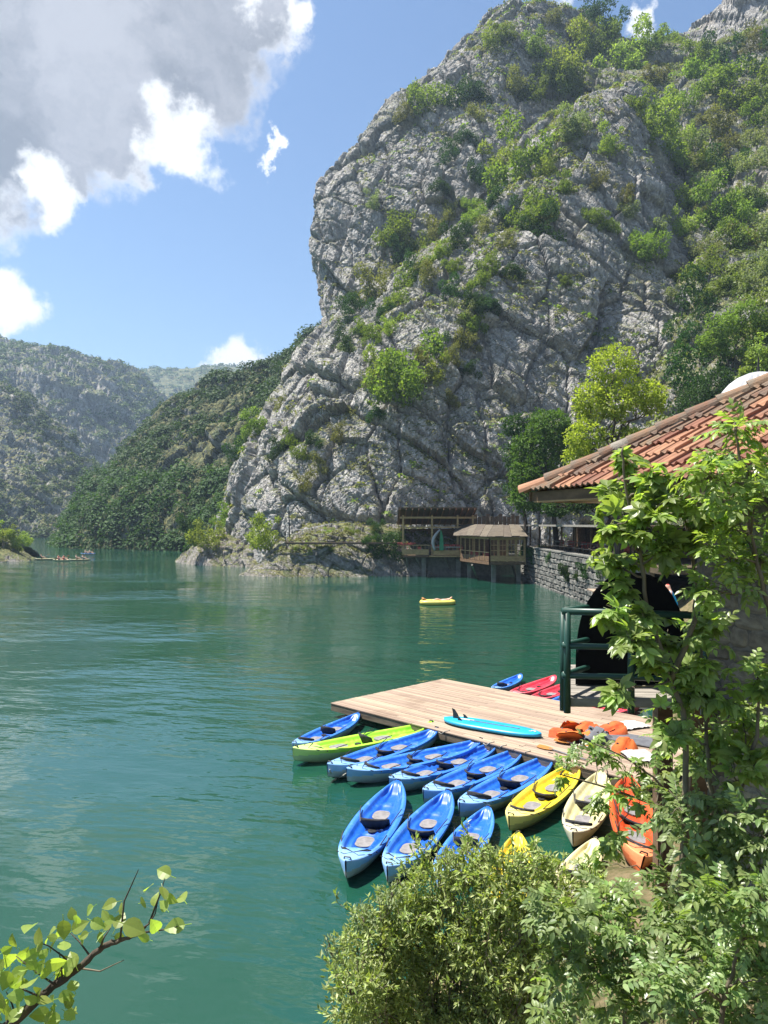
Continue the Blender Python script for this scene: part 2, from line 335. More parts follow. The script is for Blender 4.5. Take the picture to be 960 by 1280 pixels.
def thing(name, label, cat, loc=(0, 0, 0), rz=0.0, group=None):
    o = link(name, None, None, loc, (0, 0, rz)); o.empty_display_size = 0.2
    return tag(o, label, cat, group)
class MB:
    """collects boxes, tubes and lathes; build() links ONE mesh object"""
    def __init__(s): s.v = []; s.f = []; s.fm = []; s.mi = 0
    def add(s, vs, fs):
        b = len(s.v); s.v += [tuple(float(c) for c in p) for p in vs]
        s.f += [tuple(b+i for i in f) for f in fs]; s.fm += [s.mi]*len(fs); return s
    def box(s, c, size, M=None, bev=0.0):
        hx, hy, hz = [x/2 for x in size]
        if bev:
            b = min(bev, hx*0.9, hy*0.9, hz*0.9); bm = bmesh.new()
            bmesh.ops.create_cube(bm, size=1.0)
            for v in bm.verts: v.co = Vector((v.co.x*2*hx, v.co.y*2*hy, v.co.z*2*hz))
            bmesh.ops.bevel(bm, geom=list(bm.edges), offset=b, segments=1, affect='EDGES')
            bm.verts.index_update(); vs = [v.co.copy() for v in bm.verts]; fs = [[v.index for v in f.verts] for f in bm.faces]; bm.free()
        else:
            vs = [Vector((x, y, z)) for x in (-hx, hx) for y in (-hy, hy) for z in (-hz, hz)]
            fs = [(0, 1, 3, 2), (4, 6, 7, 5), (0, 4, 5, 1), (2, 3, 7, 6), (0, 2, 6, 4), (1, 5, 7, 3)]
        if M is not None: vs = [M @ v for v in vs]
        return s.add([v+Vector(c) for v in vs], fs)
    def bar(s, a, b, wd, ht, up=(0, 0, 1), bev=0.0):
        a, b = Vector(a), Vector(b); d = b-a; L = d.length; x = d.normalized()
        y = Vector(up).cross(x)
        if y.length < 1e-4: y = Vector((0, 1, 0)).cross(x)
        y.normalize(); z = x.cross(y)
        M = Matrix((x, y, z)).transposed()
        return s.box((a+b)/2, (L, wd, ht), M, bev)
    def tube(s, pts, rad, n=8, cap=True):
        pts = [Vector(p) for p in pts]; k = len(pts)
        rad = [rad]*k if np.isscalar(rad) else list(rad)
        vs = []; prev = None
        for i, p in enumerate(pts):
            tdir = (pts[min(i+1, k-1)]-pts[max(i-1, 0)]).normalized()
            if prev is None:
                a = Vector((0, 0, 1)) if abs(tdir.z) < 0.9 else Vector((1, 0, 0))
                prev = tdir.cross(a).normalized()
            u = (prev - tdir*prev.dot(tdir)).normalized(); prev = u; v2 = tdir.cross(u)
            for j in range(n):
                an = 2*math.pi*j/n; vs.append(p+(u*math.cos(an)+v2*math.sin(an))*rad[i])
        fs = [(i*n+j, i*n+(j+1) % n, (i+1)*n+(j+1) % n, (i+1)*n+j) for i in range(k-1) for j in range(n)]
        if cap: fs += [tuple(range(n))[::-1], tuple((k-1)*n+j for j in range(n))]
        return s.add(vs, fs)
    def lathe(s, prof, n=20, c=(0, 0, 0), rib=0.0, ribs=0):
        vs = []; c = Vector(c)
        for r, z in prof:
            for j in range(n):
                an = 2*math.pi*j/n; rr = r*(1+rib*math.cos(ribs*an)) if ribs else r
                vs.append(c+Vector((rr*math.cos(an), rr*math.sin(an), z)))
        k = len(prof)
        fs = [(i*n+j, i*n+(j+1) % n, (i+1)*n+(j+1) % n, (i+1)*n+j) for i in range(k-1) for j in range(n)]
        return s.add(vs, fs+[tuple(range(n))[::-1], tuple((k-1)*n+j for j in range(n))])
    def mesh(s, name, mats, smooth=False):
        me = bpy.data.meshes.new(name); me.from_pydata(s.v, [], s.f)
        for mm in (mats if isinstance(mats, (list, tuple)) else [mats]): me.materials.append(mm)
        me.polygons.foreach_set('material_index', s.fm)
        me.polygons.foreach_set('use_smooth', [smooth]*len(s.f)); me.update(); return me
    def build(s, name, mats, parent=None, smooth=False, **k):
        return link(name, s.mesh(name, mats, smooth), parent, **k)

# ------------------------------------------------------------------ noise in numpy
def _h(ix, iy, iz, seed):
    n = (ix.astype(np.int64)*374761393 + iy.astype(np.int64)*668265263 + iz.astype(np.int64)*2147483647*3 + seed*1274126177) & 0xffffffff
    n = ((n ^ (n >> 13))*1274126177) & 0xffffffff
    n = ((n ^ (n >> 16))*2246822519) & 0xffffffff
    return ((n ^ (n >> 15)) & 0xffffff)/float(0xffffff)
def vnoise(P, seed=0):
    i = np.floor(P); f = P-i; f = f*f*f*(f*(f*6-15)+10); i = i.astype(np.int64); out = 0
    for dx in (0, 1):
        for dy in (0, 1):
            for dz in (0, 1):
                wgt = (f[:, 0] if dx else 1-f[:, 0])*(f[:, 1] if dy else 1-f[:, 1])*(f[:, 2] if dz else 1-f[:, 2])
                out = out + wgt*_h(i[:, 0]+dx, i[:, 1]+dy, i[:, 2]+dz, seed)
    return out*2-1
def fbm(P, oct=4, seed=0, g=0.5):
    o = 0; a = 1; tot = 0
    for k in range(oct):
        o = o+a*vnoise(P*(2.03**k)+k*17.3, seed+k); tot += a; a *= g
    return o/tot
def cells(P, seed=0):
    """fractured blocks: every cell is a tilted facet; returns facet height and distance to the crack"""
    i = np.floor(P).astype(np.int64); n = len(P)
    d1 = np.full(n, 9.0); d2 = np.full(n, 9.0); best = np.zeros((n, 3)); bid = np.zeros((n, 3), np.int64)
    for dx in (-1, 0, 1):
        for dy in (-1, 0, 1):
            for dz in (-1, 0, 1):
                cx, cy, cz = i[:, 0]+dx, i[:, 1]+dy, i[:, 2]+dz
                q = np.stack([cx+_h(cx, cy, cz, seed), cy+_h(cx, cy, cz, seed+1), cz+_h(cx, cy, cz, seed+2)], 1)
                dd = ((P-q)**2).sum(1)
                m1 = dd < d1
                d2 = np.where(m1, d1, np.minimum(d2, dd))
                d1 = np.where(m1, dd, d1); best[m1] = q[m1]
                bid[m1] = np.stack([cx, cy, cz], 1)[m1]
    g = np.stack([_h(bid[:, 0], bid[:, 1], bid[:, 2], seed+5+k) for k in range(4)], 1)*2-1
    rel = P-best
    h = g[:, 3]*0.42 + (rel*g[:, :3]).sum(1)*0.6
    return h, np.sqrt(d2)-np.sqrt(d1)

# ------------------------------------------------------------------ cliffs and hills
def cr(Y, x):
    """Catmull-Rom through Y (k,...) at parameters x in [0,k-1]"""
    k = len(Y); i = np.clip(np.floor(x).astype(int), 0, k-2); f = (x-i)
    f = f.reshape((-1,)+(1,)*(Y.ndim-1))
    p0, p1, p2, p3 = Y[np.maximum(i-1, 0)], Y[i], Y[i+1], Y[np.minimum(i+2, k-1)]
    return 0.5*(2*p1+(p2-p0)*f+(2*p0-5*p1+4*p2-p3)*f*f+(3*p1-p0-3*p2+p3)*f**3)
def loft(rows, nu, nv):
    P = np.array([[at(*q) for q in r] for r in rows])
    su = np.linalg.norm(np.diff(P, axis=1), axis=2).mean(0); sv = np.linalg.norm(np.diff(P, axis=0), axis=2).mean(1)
    su = np.minimum(su, np.median(su)*2.2); sv = np.minimum(sv, np.median(sv)*2.2)
    xu = np.interp(np.linspace(0, su.sum(), nu), np.r_[0, np.cumsum(su)], np.arange(len(su)+1))
    xv = np.interp(np.linspace(0, sv.sum(), nv), np.r_[0, np.cumsum(sv)], np.arange(len(sv)+1))
    G = cr(P, xv)                                     # (nv, k, 3)
    G = cr(np.swapaxes(G, 0, 1), xu)                  # (nu, nv, 3)
    return np.swapaxes(G, 0, 1)
def gridfaces(nv, nu):
    a = np.arange(nv*nu).reshape(nv, nu)
    return np.stack([a[:-1, :-1], a[:-1, 1:], a[1:, 1:], a[1:, :-1]], -1).reshape(-1, 4)
def normals(G):
    n = np.cross(np.gradient(G, axis=1), np.gradient(G, axis=0))
    n /= np.linalg.norm(n, axis=2, keepdims=True)+1e-9
    return n
MASS = {}
ZB = np.full((640, 480), 1e9); ZI = np.zeros((640, 480, 3))
def mass(name, label, rows, nu, nv, mat, amp=1.0, big=22.0, blocks=((17.0, 2.5), (8.0, 1.5), (4.0, 0.42), (2.2, 0.22), (0.9, 0.09)), rid=0.25, crk=0.8, seed=1):
    G = loft(rows, nu, nv); N = normals(G); P = G.reshape(-1, 3); Nn = N.reshape(-1, 3)
    # strata dip down to the right: fracture space is rotated and stretched along the beds
    a = R(-38); Rm = np.array([[math.cos(a), 0, math.sin(a)], [0, 1, 0], [-math.sin(a), 0, math.cos(a)]])
    wp = np.stack([fbm(P/5+7*k, 3, seed+40+k) for k in range(3)], 1)
    Q = (P + wp*0.8) @ Rm.T; Q2 = P + wp*0.6
    dsp = fbm(P/big, 4, seed)*big*0.085
    for k, (bs, ba) in enumerate(blocks):
        st = np.array([2.0, 1.1, 0.75]) if k % 2 == 0 else np.array([0.8, 0.8, 1.9])
        h, e = cells((Q if k % 2 == 0 else Q2)/(st*bs), seed+k*10)
        dsp = dsp + ba*h - crk*min(ba, 0.9)*np.clip(1-e*bs/(0.16+0.05*bs), 0, 1)
    dsp = dsp + rid*(0.5-np.abs(fbm(Q/np.array([6, 5, 2.2]), 5, seed+9, 0.6)))*1.2
    fade = np.clip((P[:, 2]+2)/6.0, 0.35, 1)
    V = P + Nn*(dsp*amp*fade)[:, None]
    me = mesh_np(name, V, gridfaces(nv, nu), mat, smooth=False)
    o = tag(link(name, me), kind='structure', label=label)
    N2 = normals(V.reshape(nv, nu, 3)).reshape(-1, 3)
    N2[(N2*(V-np.array([0, 0, CAMZ]))).sum(1) > 0] *= -1
    px = 480+V[:, 0]/V[:, 1]*F0; py = HY-(V[:, 2]-CAMZ)/V[:, 1]*F0
    MASS[name] = (V, N2, px, py)
    ok = (px > 0) & (px < 959) & (py > 0) & (py < 1279)
    ix, iy, D, vv = (px[ok]/2).astype(int), (py[ok]/2).astype(int), V[ok, 1], V[ok]
    o_ = np.argsort(-D); ix, iy, D, vv = ix[o_], iy[o_], D[o_], vv[o_]
    near = D < ZB[iy, ix]
    ZB[iy[near], ix[near]] = D[near]; ZI[iy[near], ix[near]] = vv[near]
    return o
def hit(px, py, rr=2):
    ix, iy = int(px/2), int(py/2)
    zz = ZB[max(iy-rr, 0):iy+rr+1, max(ix-rr, 0):ix+rr+1]; vv = ZI[max(iy-rr, 0):iy+rr+1, max(ix-rr, 0):ix+rr+1]
    zf = np.where(zz < 1e8, zz, np.nan)
    if np.all(np.isnan(zf)): return None
    md = np.nanmedian(zf); k = np.unravel_index(np.nanargmin(np.abs(zf-md)), zf.shape)
    return vv[k]
def over(rows, dz=14, dback=40):
    """close a hill behind its ridge: two more rows going back and down"""
    top = rows[-1]; 
    return rows + [[(480+(a-480)*D/(D+dback*0.5), HY-(HY-b)*D/(D+dback*0.5)+dz, D+dback*0.5) for a, b, D in top],
                   [(480+(a-480)*D/(D+dback*1.6), HY-(HY-b)*D/(D+dback*1.6)+dz*7, D+dback*1.6) for a, b, D in top]]

buttress = [
 [(262, 712, 150), (284, 706, 119), (312, 704, 109), (370, 704, 101), (480, 704, 98), (600, 704, 98), (720, 700, 98), (850, 700, 94), (930, 705, 90)],
 [(274, 660, 150), (292, 655, 119), (320, 652, 109), (378, 655, 102), (485, 655, 99), (605, 655, 99), (725, 650, 99), (850, 650, 95.5), (930, 640, 92)],
 [(288, 610, 152), (304, 600, 120), (334, 600, 110), (395, 600, 103.5), (495, 600, 101), (615, 600, 101), (735, 600, 101), (855, 590, 98), (930, 570, 97)],
 [(326, 525, 156), (342, 508, 124), (372, 496, 115), (425, 492, 109), (510, 495, 106), (620, 495, 106), (740, 495, 107), (858, 490, 105), (930, 470, 110)],
 [(392, 437, 165), (412, 413, 133), (455, 398, 122), (520, 392, 116), (580, 392, 113), (660, 390, 113), (760, 390, 115), (862, 400, 116), (925, 400, 128)],
 [(500, 350, 168), (522, 322, 138), (560, 300, 128), (605, 296, 123), (660, 296, 120), (720, 298, 121), (785, 300, 123), (848, 312, 126), (905, 330, 140)],
 [(588, 262, 170), (612, 240, 142), (645, 222, 135), (680, 212, 132), (715, 205, 131), (750, 200, 131), (790, 196, 133), (828, 210, 138), (870, 235, 152)],
 [(672, 165, 175), (692, 150, 152), (712, 132, 146), (735, 120, 144), (755, 110, 143), (775, 104, 144), (797, 100, 146), (818, 118, 150), (845, 145, 162)],
]
upper = [
 [(450, 470, 200), (405, 455, 160), (440, 462, 150), (500, 455, 146), (570, 430, 146), (650, 400, 150), (760, 360, 158)],
 [(440, 402, 200), (404, 400, 164), (436, 400, 154), (510, 392, 149), (580, 375, 148), (655, 350, 152), (765, 310, 160)],
 [(432, 340, 205), (394, 338, 168), (436, 335, 158), (512, 328, 153), (585, 318, 151), (655, 300, 154), (765, 255, 163)],
 [(430, 245, 210), (403, 240, 172), (440, 236, 162), (515, 232, 157), (590, 226, 156), (660, 210, 160), (760, 180, 168)],
 [(478, 182, 214), (452, 186, 178), (490, 182, 167), (545, 176, 164), (605, 168, 163), (665, 155, 168), (755, 135, 176)],
 [(508, 122, 218), (484, 130, 184), (525, 122, 175), (575, 116, 172), (625, 108, 171), (675, 100, 175), (750, 90, 184)],
 [(578, 66, 224), (560, 76, 190), (590, 66, 183), (615, 60, 180), (645, 54, 179), (685, 52, 182), (745, 56, 190)],
 [(628, 14, 230), (618, 22, 198), (632, 12, 192), (645, 6, 190), (662, 3, 190), (692, 10, 192), (740, 26, 197)],
]
gully = [
 [(745, 705, 92), (830, 702, 80), (900, 700, 74), (970, 700, 68), (1120, 700, 60), (1400, 700, 52)],
 [(780, 590, 100), (850, 585, 90), (905, 570, 84), (970, 560, 79), (1120, 530, 72), (1400, 520, 66)],
 [(810, 460, 112), (858, 455, 102), (905, 440, 97), (970, 430, 92), (1120, 395, 86), (1400, 370, 80)],
 [(815, 320, 136), (860, 318, 128), (905, 308, 122), (970, 300, 117), (1120, 255, 112), (1400, 230, 106)],
 [(780, 165, 164), (830, 165, 156), (890, 165, 150), (965, 158, 146), (1120, 105, 142), (1400, 60, 138)],
 [(725, 95, 178), (790, 95, 175), (850, 100, 170), (940, 90, 166), (1120, 20, 162), (1400, -40, 158)],
 [(690, 36, 192), (755, 38, 192), (815, 56, 192), (900, 52, 186), (1100, -60, 182), (1400, -140, 176)],
]
peak = [
 [(770, 120, 215), (830, 110, 212), (890, 110, 208), (970, 100, 205), (1200, 60, 200)],
 [(790, 75, 225), (842, 62, 222), (890, 55, 218), (970, 45, 215), (1200, 0, 210)],
 [(825, 52, 235), (862, 36, 232), (900, 8, 230), (970, -45, 228), (1200, -120, 222)],
]
ridge = [
 [(60, 690, 245), (88, 690, 192), (150, 690, 184), (225, 692, 170), (300, 694, 152), (420, 700, 138)],
 [(75, 672, 250), (92, 664, 198), (155, 650, 190), (232, 650, 177), (305, 650, 160), (420, 650, 146)],
 [(100, 640, 262), (118, 622, 216), (172, 608, 202), (242, 604, 188), (312, 600, 172), (420, 590, 158)],
 [(160, 568, 285), (178, 549, 238), (216, 540, 218), (262, 536, 206), (322, 528, 190), (425, 510, 174)],
 [(214, 512, 305), (230, 497, 254), (260, 488, 238), (298, 490, 224), (350, 478, 210), (430, 450, 192)],
 [(262, 490, 320), (278, 482, 268), (300, 476, 254), (332, 456, 243), (374, 432, 230), (440, 395, 210)],
]
slope = [
 [(-420, 684, 240), (-150, 680, 280), (0, 674, 318), (60, 673, 334), (110, 673, 344), (160, 676, 350)],
 [(-420, 600, 260), (-150, 610, 300), (0, 618, 338), (60, 628, 350), (112, 638, 360), (150, 650, 366)],
 [(-420, 500, 290), (-150, 530, 330), (0, 556, 368), (55, 580, 376), (105, 606, 384), (146, 632, 392)],
 [(-420, 360, 330), (-150, 425, 375), (0, 484, 415), (44, 512, 412), (88, 556, 410), (138, 606, 410)],
]
farm = [
 [(-500, 690, 430), (-150, 690, 450), (40, 680, 480), (130, 672, 500), (200, 672, 520), (290, 672, 560)],
 [(-500, 560, 520), (-150, 570, 540), (40, 590, 560), (136, 600, 570), (195, 605, 580), (255, 620, 610)],
 [(-500, 500, 570), (-150, 510, 590), (30, 520, 600), (116, 535, 605), (185, 552, 620), (240, 580, 650)],
 [(-500, 440, 600), (-150, 450, 620), (20, 452, 630), (104, 468, 632), (172, 500, 650), (225, 545, 690)],
 [(-500, 380, 690), (-150, 405, 710), (0, 418, 720), (86, 436, 720), (158, 466, 725), (212, 516, 740)],
]
back = [
 [(-200, 690, 900), (100, 690, 920), (220, 690, 950), (320, 690, 980), (460, 690, 1000), (800, 690, 1000)],
 [(-200, 530, 1000), (100, 540, 1020), (220, 530, 1050), (320, 530, 1080), (460, 520, 1100), (800, 500, 1100)],
 [(-200, 440, 1150), (100, 468, 1170), (200, 462, 1180), (300, 462, 1200), (400, 480, 1220), (800, 500, 1220)],
]
point = [
 [(268, 735, 90), (296, 731, 88.5), (340, 731, 86), (400, 730, 86), (460, 728, 87), (520, 727, 88.5), (580, 727, 90)],
 [(292, 719, 92), (304, 717, 89.6), (342, 712, 87.3), (400, 711, 87), (460, 711, 88), (520, 711, 89.3), (580, 711, 91)],
 [(318, 706, 94), (328, 701, 91), (350, 692, 88.6), (400, 691, 88), (460, 695, 89), (520, 698, 90), (580, 698, 92)],
 [(336, 696, 97), (346, 686, 93), (362, 678, 90), (402, 676, 89.5), (460, 679, 90.2), (520, 682, 91), (580, 682, 93)],
 [(352, 684, 101), (362, 672, 97), (378, 664, 94), (405, 660, 93), (460, 660, 94), (520, 664, 95), (580, 668, 96)],
 [(365, 676, 110), (375, 660, 108), (390, 655, 106), (415, 652, 105), (460, 652, 104), (520, 655, 104), (580, 660, 104)],
]
knoll = [
 [(212, 716, 122), (232, 712, 114), (262, 711, 109), (300, 711, 107), (345, 712, 106), (380, 712, 108)],
 [(220, 700, 124), (238, 694, 116), (264, 690, 111), (302, 690, 109), (345, 694, 108), (380, 696, 110)],
 [(232, 692, 127), (246, 680, 119), (270, 674, 114), (302, 676, 112), (340, 682, 111), (380, 684, 113)],
 [(245, 692, 134), (262, 674, 127), (285, 666, 122), (310, 668, 120), (342, 672, 118), (380, 674, 118)],
]
lbank = [
 [(-160, 712, 105), (-20, 706, 118), (22, 704, 122), (42, 702, 126), (48, 700, 134)],
 [(-160, 670, 110), (-20, 690, 121), (16, 692, 124), (34, 696, 128), (40, 698, 136)],
 [(-160, 630, 125), (-30, 668, 130), (6, 676, 132), (24, 684, 135), (34, 694, 142)],
]
mass('cliff_buttress', 'grey fractured limestone buttress above the lake', over(buttress), 620, 660, M_rock, seed=3)
mass('upper_cliff', 'tall grey limestone wall rising behind the buttress', over(upper), 430, 520, M_rock, seed=11)
mass('overgrown_slope', 'steep overgrown slope beside the buttress', over(gully), 420, 440, M_rockg, seed=21, amp=0.9)
mass('summit_crag', 'bare rock summit behind the overgrown slope', over(peak), 180, 120, M_rock, seed=31, amp=0.8)
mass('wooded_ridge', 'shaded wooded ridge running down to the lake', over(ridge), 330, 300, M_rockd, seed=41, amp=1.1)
mass('gorge_slope', 'rocky scrub slope across the gorge', over(slope), 260, 220, M_rockfar, seed=51, amp=1.7, big=40)
mass('far_mountain', 'hazy mountain with pale cliffs at the gorge end', over(farm, 10, 120), 300, 240, M_rockfar, seed=61, amp=2.6, big=80)
mass('far_hill', 'distant blue green hill on the skyline', over(back, 10, 150), 120, 60, M_rockfar, seed=71, amp=0.8, big=80)
mass('rocky_point', 'low rocky point carrying the lakeside path', point, 300, 150, M_shore, seed=81, amp=0.42, big=9, blocks=((5.0, 1.8), (2.4, 1.0), (1.0, 0.45)), crk=0.35)
mass('rock_knoll', 'low brown rock knoll at the foot of the cliff', over(knoll, 6, 8), 160, 90, M_shore, seed=91, amp=0.55, big=9, blocks=((5.0, 1.8), (2.4, 1.0), (1.0, 0.45)), crk=0.35)
mass('lake_bank', 'small rocky bank across the lake', over(lbank, 6, 12), 90, 60, M_shore, seed=95, amp=0.5, big=9, blocks=((5.0, 1.8), (2.4, 1.0), (1.0, 0.45)), crk=0.35)

# water: one sheet to the horizon
me = mesh_np('water', [(-3000, -60, 0), (3000, -60, 0), (3000, 5000, 0), (-3000, 5000, 0)], [(0, 1, 2, 3)], M_water)
tag(link('water', me), 'green lake water with wind ripples', kind='structure')
me = mesh_np('lake_bed', [(-3000, -60, -6), (3000, -60, -6), (3000, 5000, -6), (-3000, 5000, -6)], [(0, 1, 2, 3)], M_soil)
tag(link('lake_bed', me), 'ground under the lake', kind='structure')

# near bank
SH = np.array([(-6, -30), (-5, 0), (-2.6, 5.5), (-0.2, 9.3), (1.6, 11.6), (3.2, 13.6), (4.9, 15.6), (6.4, 17.4), (8.8, 22), (9.5, 30), (14, 45), (15.6, 58), (16, 90), (17, 130)])
def bank_z(x, y):
    x = np.asarray(x, float); y = np.asarray(y, float); best = np.full(x.shape, 1e9); sgn = np.ones(x.shape)
    for (x0, y0), (x1, y1) in zip(SH[:-1], SH[1:]):
        dx, dy = x1-x0, y1-y0; L2 = dx*dx+dy*dy
        tt = np.clip(((x-x0)*dx+(y-y0)*dy)/L2, 0, 1)
        ex, ey = x-(x0+tt*dx), y-(y0+tt*dy); dd = np.hypot(ex, ey)
        s_ = np.where(dx*ey-dy*ex < 0, 1.0, -1.0)
        sgn = np.where(dd < best, s_, sgn); best = np.minimum(best, dd)
    s = sgn*best
    z = np.where(s > 0, 0.06+0.20*np.minimum(s, 2.2)+0.72*np.clip(s-2.2, 0, 5.0)*1.0, s*0.9)
    cap = np.where(y > 16, 2.2, 4.25)
    return np.minimum(z, cap)
nx, ny = 220, 360
gx = np.linspace(-9, 46, nx); gy = np.linspace(-16, 100, ny); GX, GY = np.meshgrid(gx, gy)
Z = bank_z(GX, GY)
P3 = np.stack([GX.ravel(), GY.ravel(), Z.ravel()], 1)
Z = Z+(fbm(P3/1.7, 4, 5)*0.22+fbm(P3/0.5, 2, 6)*0.05).reshape(Z.shape)*np.clip((Z+1.2), 0, 1)
Z = np.maximum(Z, -3)
P3[:, 2] = Z.ravel()
tag(link('ground', mesh_np('ground', P3, gridfaces(ny, nx), M_dry, smooth=True)), 'earth bank below the viewpoint', kind='structure')

# ------------------------------------------------------------------ foliage
def unit(v): return v/(np.linalg.norm(v, axis=-1, keepdims=True)+1e-9)
def leaves(P, T, N, L, Wd, fold=0.25):
    """diamond leaves folded along the midrib: two triangles each sharing base and tip"""
    n = len(P); T = unit(T); B = unit(np.cross(N, T)); N = np.cross(T, B)
    L = np.broadcast_to(L, (n,))[:, None]; Wd = np.broadcast_to(Wd, (n,))[:, None]
    V = np.empty((n, 4, 3)); V[:, 0] = P; V[:, 2] = P+T*L
    mid = P+T*L*0.45
    V[:, 1] = mid+B*Wd/2+N*Wd*fold; V[:, 3] = mid-B*Wd/2+N*Wd*fold
    Fq = np.arange(n*4).reshape(n, 4)
    return V.reshape(-1, 3), Fq
def blob_points(lobes, n, seed, shell=0.55, clump=2.6, keep=0.0):
    """points spread through lumpy lobes (cx,cy,cz,rx,ry,rz); noise opens gaps between clumps"""
    g = np.random.default_rng(seed); lob = np.array(lobes, float)
    wt_ = (lob[:, 3]*lob[:, 4]*lob[:, 5])**0.75; wt_ /= wt_.sum()
    m = int(n*2.6); k = g.choice(len(lob), m, p=wt_)
    dv = unit(g.normal(size=(m, 3))); r = shell+(1-shell)*g.random(m)**0.6
    r *= 0.82+0.32*vnoise(dv*2.6+k[:, None]*9.1, seed)
    P = lob[k, :3]+dv*r[:, None]*lob[k, 3:]
    q = (P/(lob[:, 3].mean()))*clump
    ok = vnoise(q, seed+3)+0.5*vnoise(q*2.1, seed+4) > keep-0.25+g.normal(size=m)*0.15
    P, dv = P[ok][:n], dv[ok][:n]
    return P, dv, g
def foliage(name, lobes, n, size, mat, seed, aspect=0.62, shell=0.55, clump=2.6, keep=0.0, droop=0.25):
    P, dv, g = blob_points(lobes, n, seed, shell, clump, keep)
    T = unit(dv*0.7+g.normal(size=P.shape)*0.75+np.array([0, 0, -droop]))
    N = unit(g.normal(size=P.shape)*0.65+np.array([0, 0, 0.75])+dv*0.45)
    L = size*(0.7+0.6*g.random(len(P)))
    V, Fq = leaves(P, T, N, L, L*aspect)
    return mesh_np(name, V, Fq, mat)
def branchy(a, b, r0, r1, seed, n=7, wob=0.06):
    g = np.random.default_rng(seed); a, b = np.array(a, float), np.array(b, float); L = np.linalg.norm(b-a)
    tt = np.linspace(0, 1, n)
    pts = a+(b-a)*tt[:, None]+g.normal(size=(n, 3))*L*wob*np.sin(tt*math.pi)[:, None]
    return pts, np.linspace(r0, r1, n)
def tree(name, label, base, lobes, n, size, mat, seed, r=0.2, group=None, bark=None, cat='tree', keep=0.0, clump=2.6, shell=0.5, fork=0.35, aspect=0.62, limbs=True):
    """trunk with limbs reaching into every lobe, crown of leaf faces"""
    b = np.array(base, float); lob = np.array(lobes, float); loc = lob.copy(); loc[:, :3] -= b
    o = thing(name, label, cat, b, 0, group)
    top = loc[:, :3].mean(0); mb = MB(); fk = top*fork; fk[2] = top[2]*fork+0.0
    pts, rr = branchy((0, 0, -0.5), fk, r*1.15, r*0.75, seed, 5, 0.03); mb.tube(pts, rr, 8)
    pts2, rr2 = branchy(fk, top+np.array([0, 0, loc[:, 5].mean()*0.5]), r*0.75, r*0.12, seed+1, 7, 0.05); mb.tube(pts2, rr2, 7)
    mb.build('trunk', bark or M_bark, o, smooth=True)
    if limbs:
        for i, q in enumerate(loc):
            st = pts2[min(len(pts2)-2, 1+i % 4)] if q[2] > fk[2] else fk
            lm = MB(); pt, rd = branchy(st, q[:3], r*0.38, r*0.08, seed+10+i, 6, 0.07); lm.tube(pt, rd, 6)
            g = np.random.default_rng(seed+90+i)
            for _ in range(5):
                e = q[:3]+unit(g.normal(size=3))*q[3:]*0.75; pt2, rd2 = branchy(pt[3+_ % 3], e, r*0.13, r*0.03, seed+200+i*7+_, 5, 0.07); lm.tube(pt2, rd2, 5)
            lm.build('limb', bark or M_bark, o, smooth=True)
    link('crown', foliage('crown', [tuple(x) for x in loc], n, size, mat, seed, aspect, shell, clump, keep), o)
    return o

# shrub prototypes for the cliff (unit radius), shared by every copy
def proto(seed, mat, n=2600, size=0.085, flat=1.1, lob=11, keep=0.0):
    g = np.random.default_rng(seed)
    L = [(0, 0, 0.2, 0.5, 0.5, 0.5*flat)]
    for i in range(lob):
        a = g.random()*6.283; rr = 0.3+0.55*g.random()
        s_ = 0.17+0.28*g.random()**1.5; L.append((math.cos(a)*rr, math.sin(a)*rr, (-0.25+1.05*g.random())*flat, s_, s_, s_*0.9))
    return foliage('shrub', L, n, size, mat, seed, 0.7, 0.45, 2.2, keep)
PROTO = {'mid': [proto(s, L_mid) for s in (1, 2, 3)], 'lite': [proto(s, L_lite) for s in (4, 5)],
         'pale': [proto(s, L_pale, 1900, keep=0.1) for s in (6, 7)], 'dark': [proto(s, L_dark) for s in (8, 9)],
         'olive': [proto(s, L_olive, 1700, keep=0.12) for s in (10, 11)]}
LOOK = {'mid': 'mid green', 'lite': 'bright yellow green', 'pale': 'pale silvery green', 'dark': 'dark green', 'olive': 'thin olive green'}
SIZEW = lambda r: 'large' if r >= 26 else ('medium sized' if r >= 18 else 'small')
BIGL = {(505,462): 'large rounded bush standing out alone low on the buttress above the path', (648,205): 'large leafy bush at the head of the gully with another right below it',
 (668,258): 'bush with dark base hanging just below the big bush at the gully head', (812,146): 'bright bush on the crest of the big smooth rock slab', (535,122): 'round bush on the cliff shoulder against the sky edge',
 (582,110): 'dark bush beside the round one on the cliff shoulder', (497,285): 'tree like bush rooted at the foot of the sheer upper wall', (846,340): 'bright bush low on the edge between the smooth slab and the overgrown slope',
 (838,188): 'bright bush just below the slab crest beside the overgrown slope', (806,302): 'mid green bush on the slab edge beside the overgrown slope', (740,18): 'dark tree like shrub on the skyline saddle of the cliff',
 (703,72): 'big bright shrub below the skyline saddle', (906,260): 'big mid green shrub in the middle of the overgrown slope', (912,404): 'big bright shrub at the foot of the overgrown slope above the tiled roof',
 (722,152): 'pale shrub on the slope above the smooth slab', (757,174): 'small bright shrub beside the pale one above the smooth slab', (330,528): 'bush on the outer edge of the buttress above the rock knoll'}
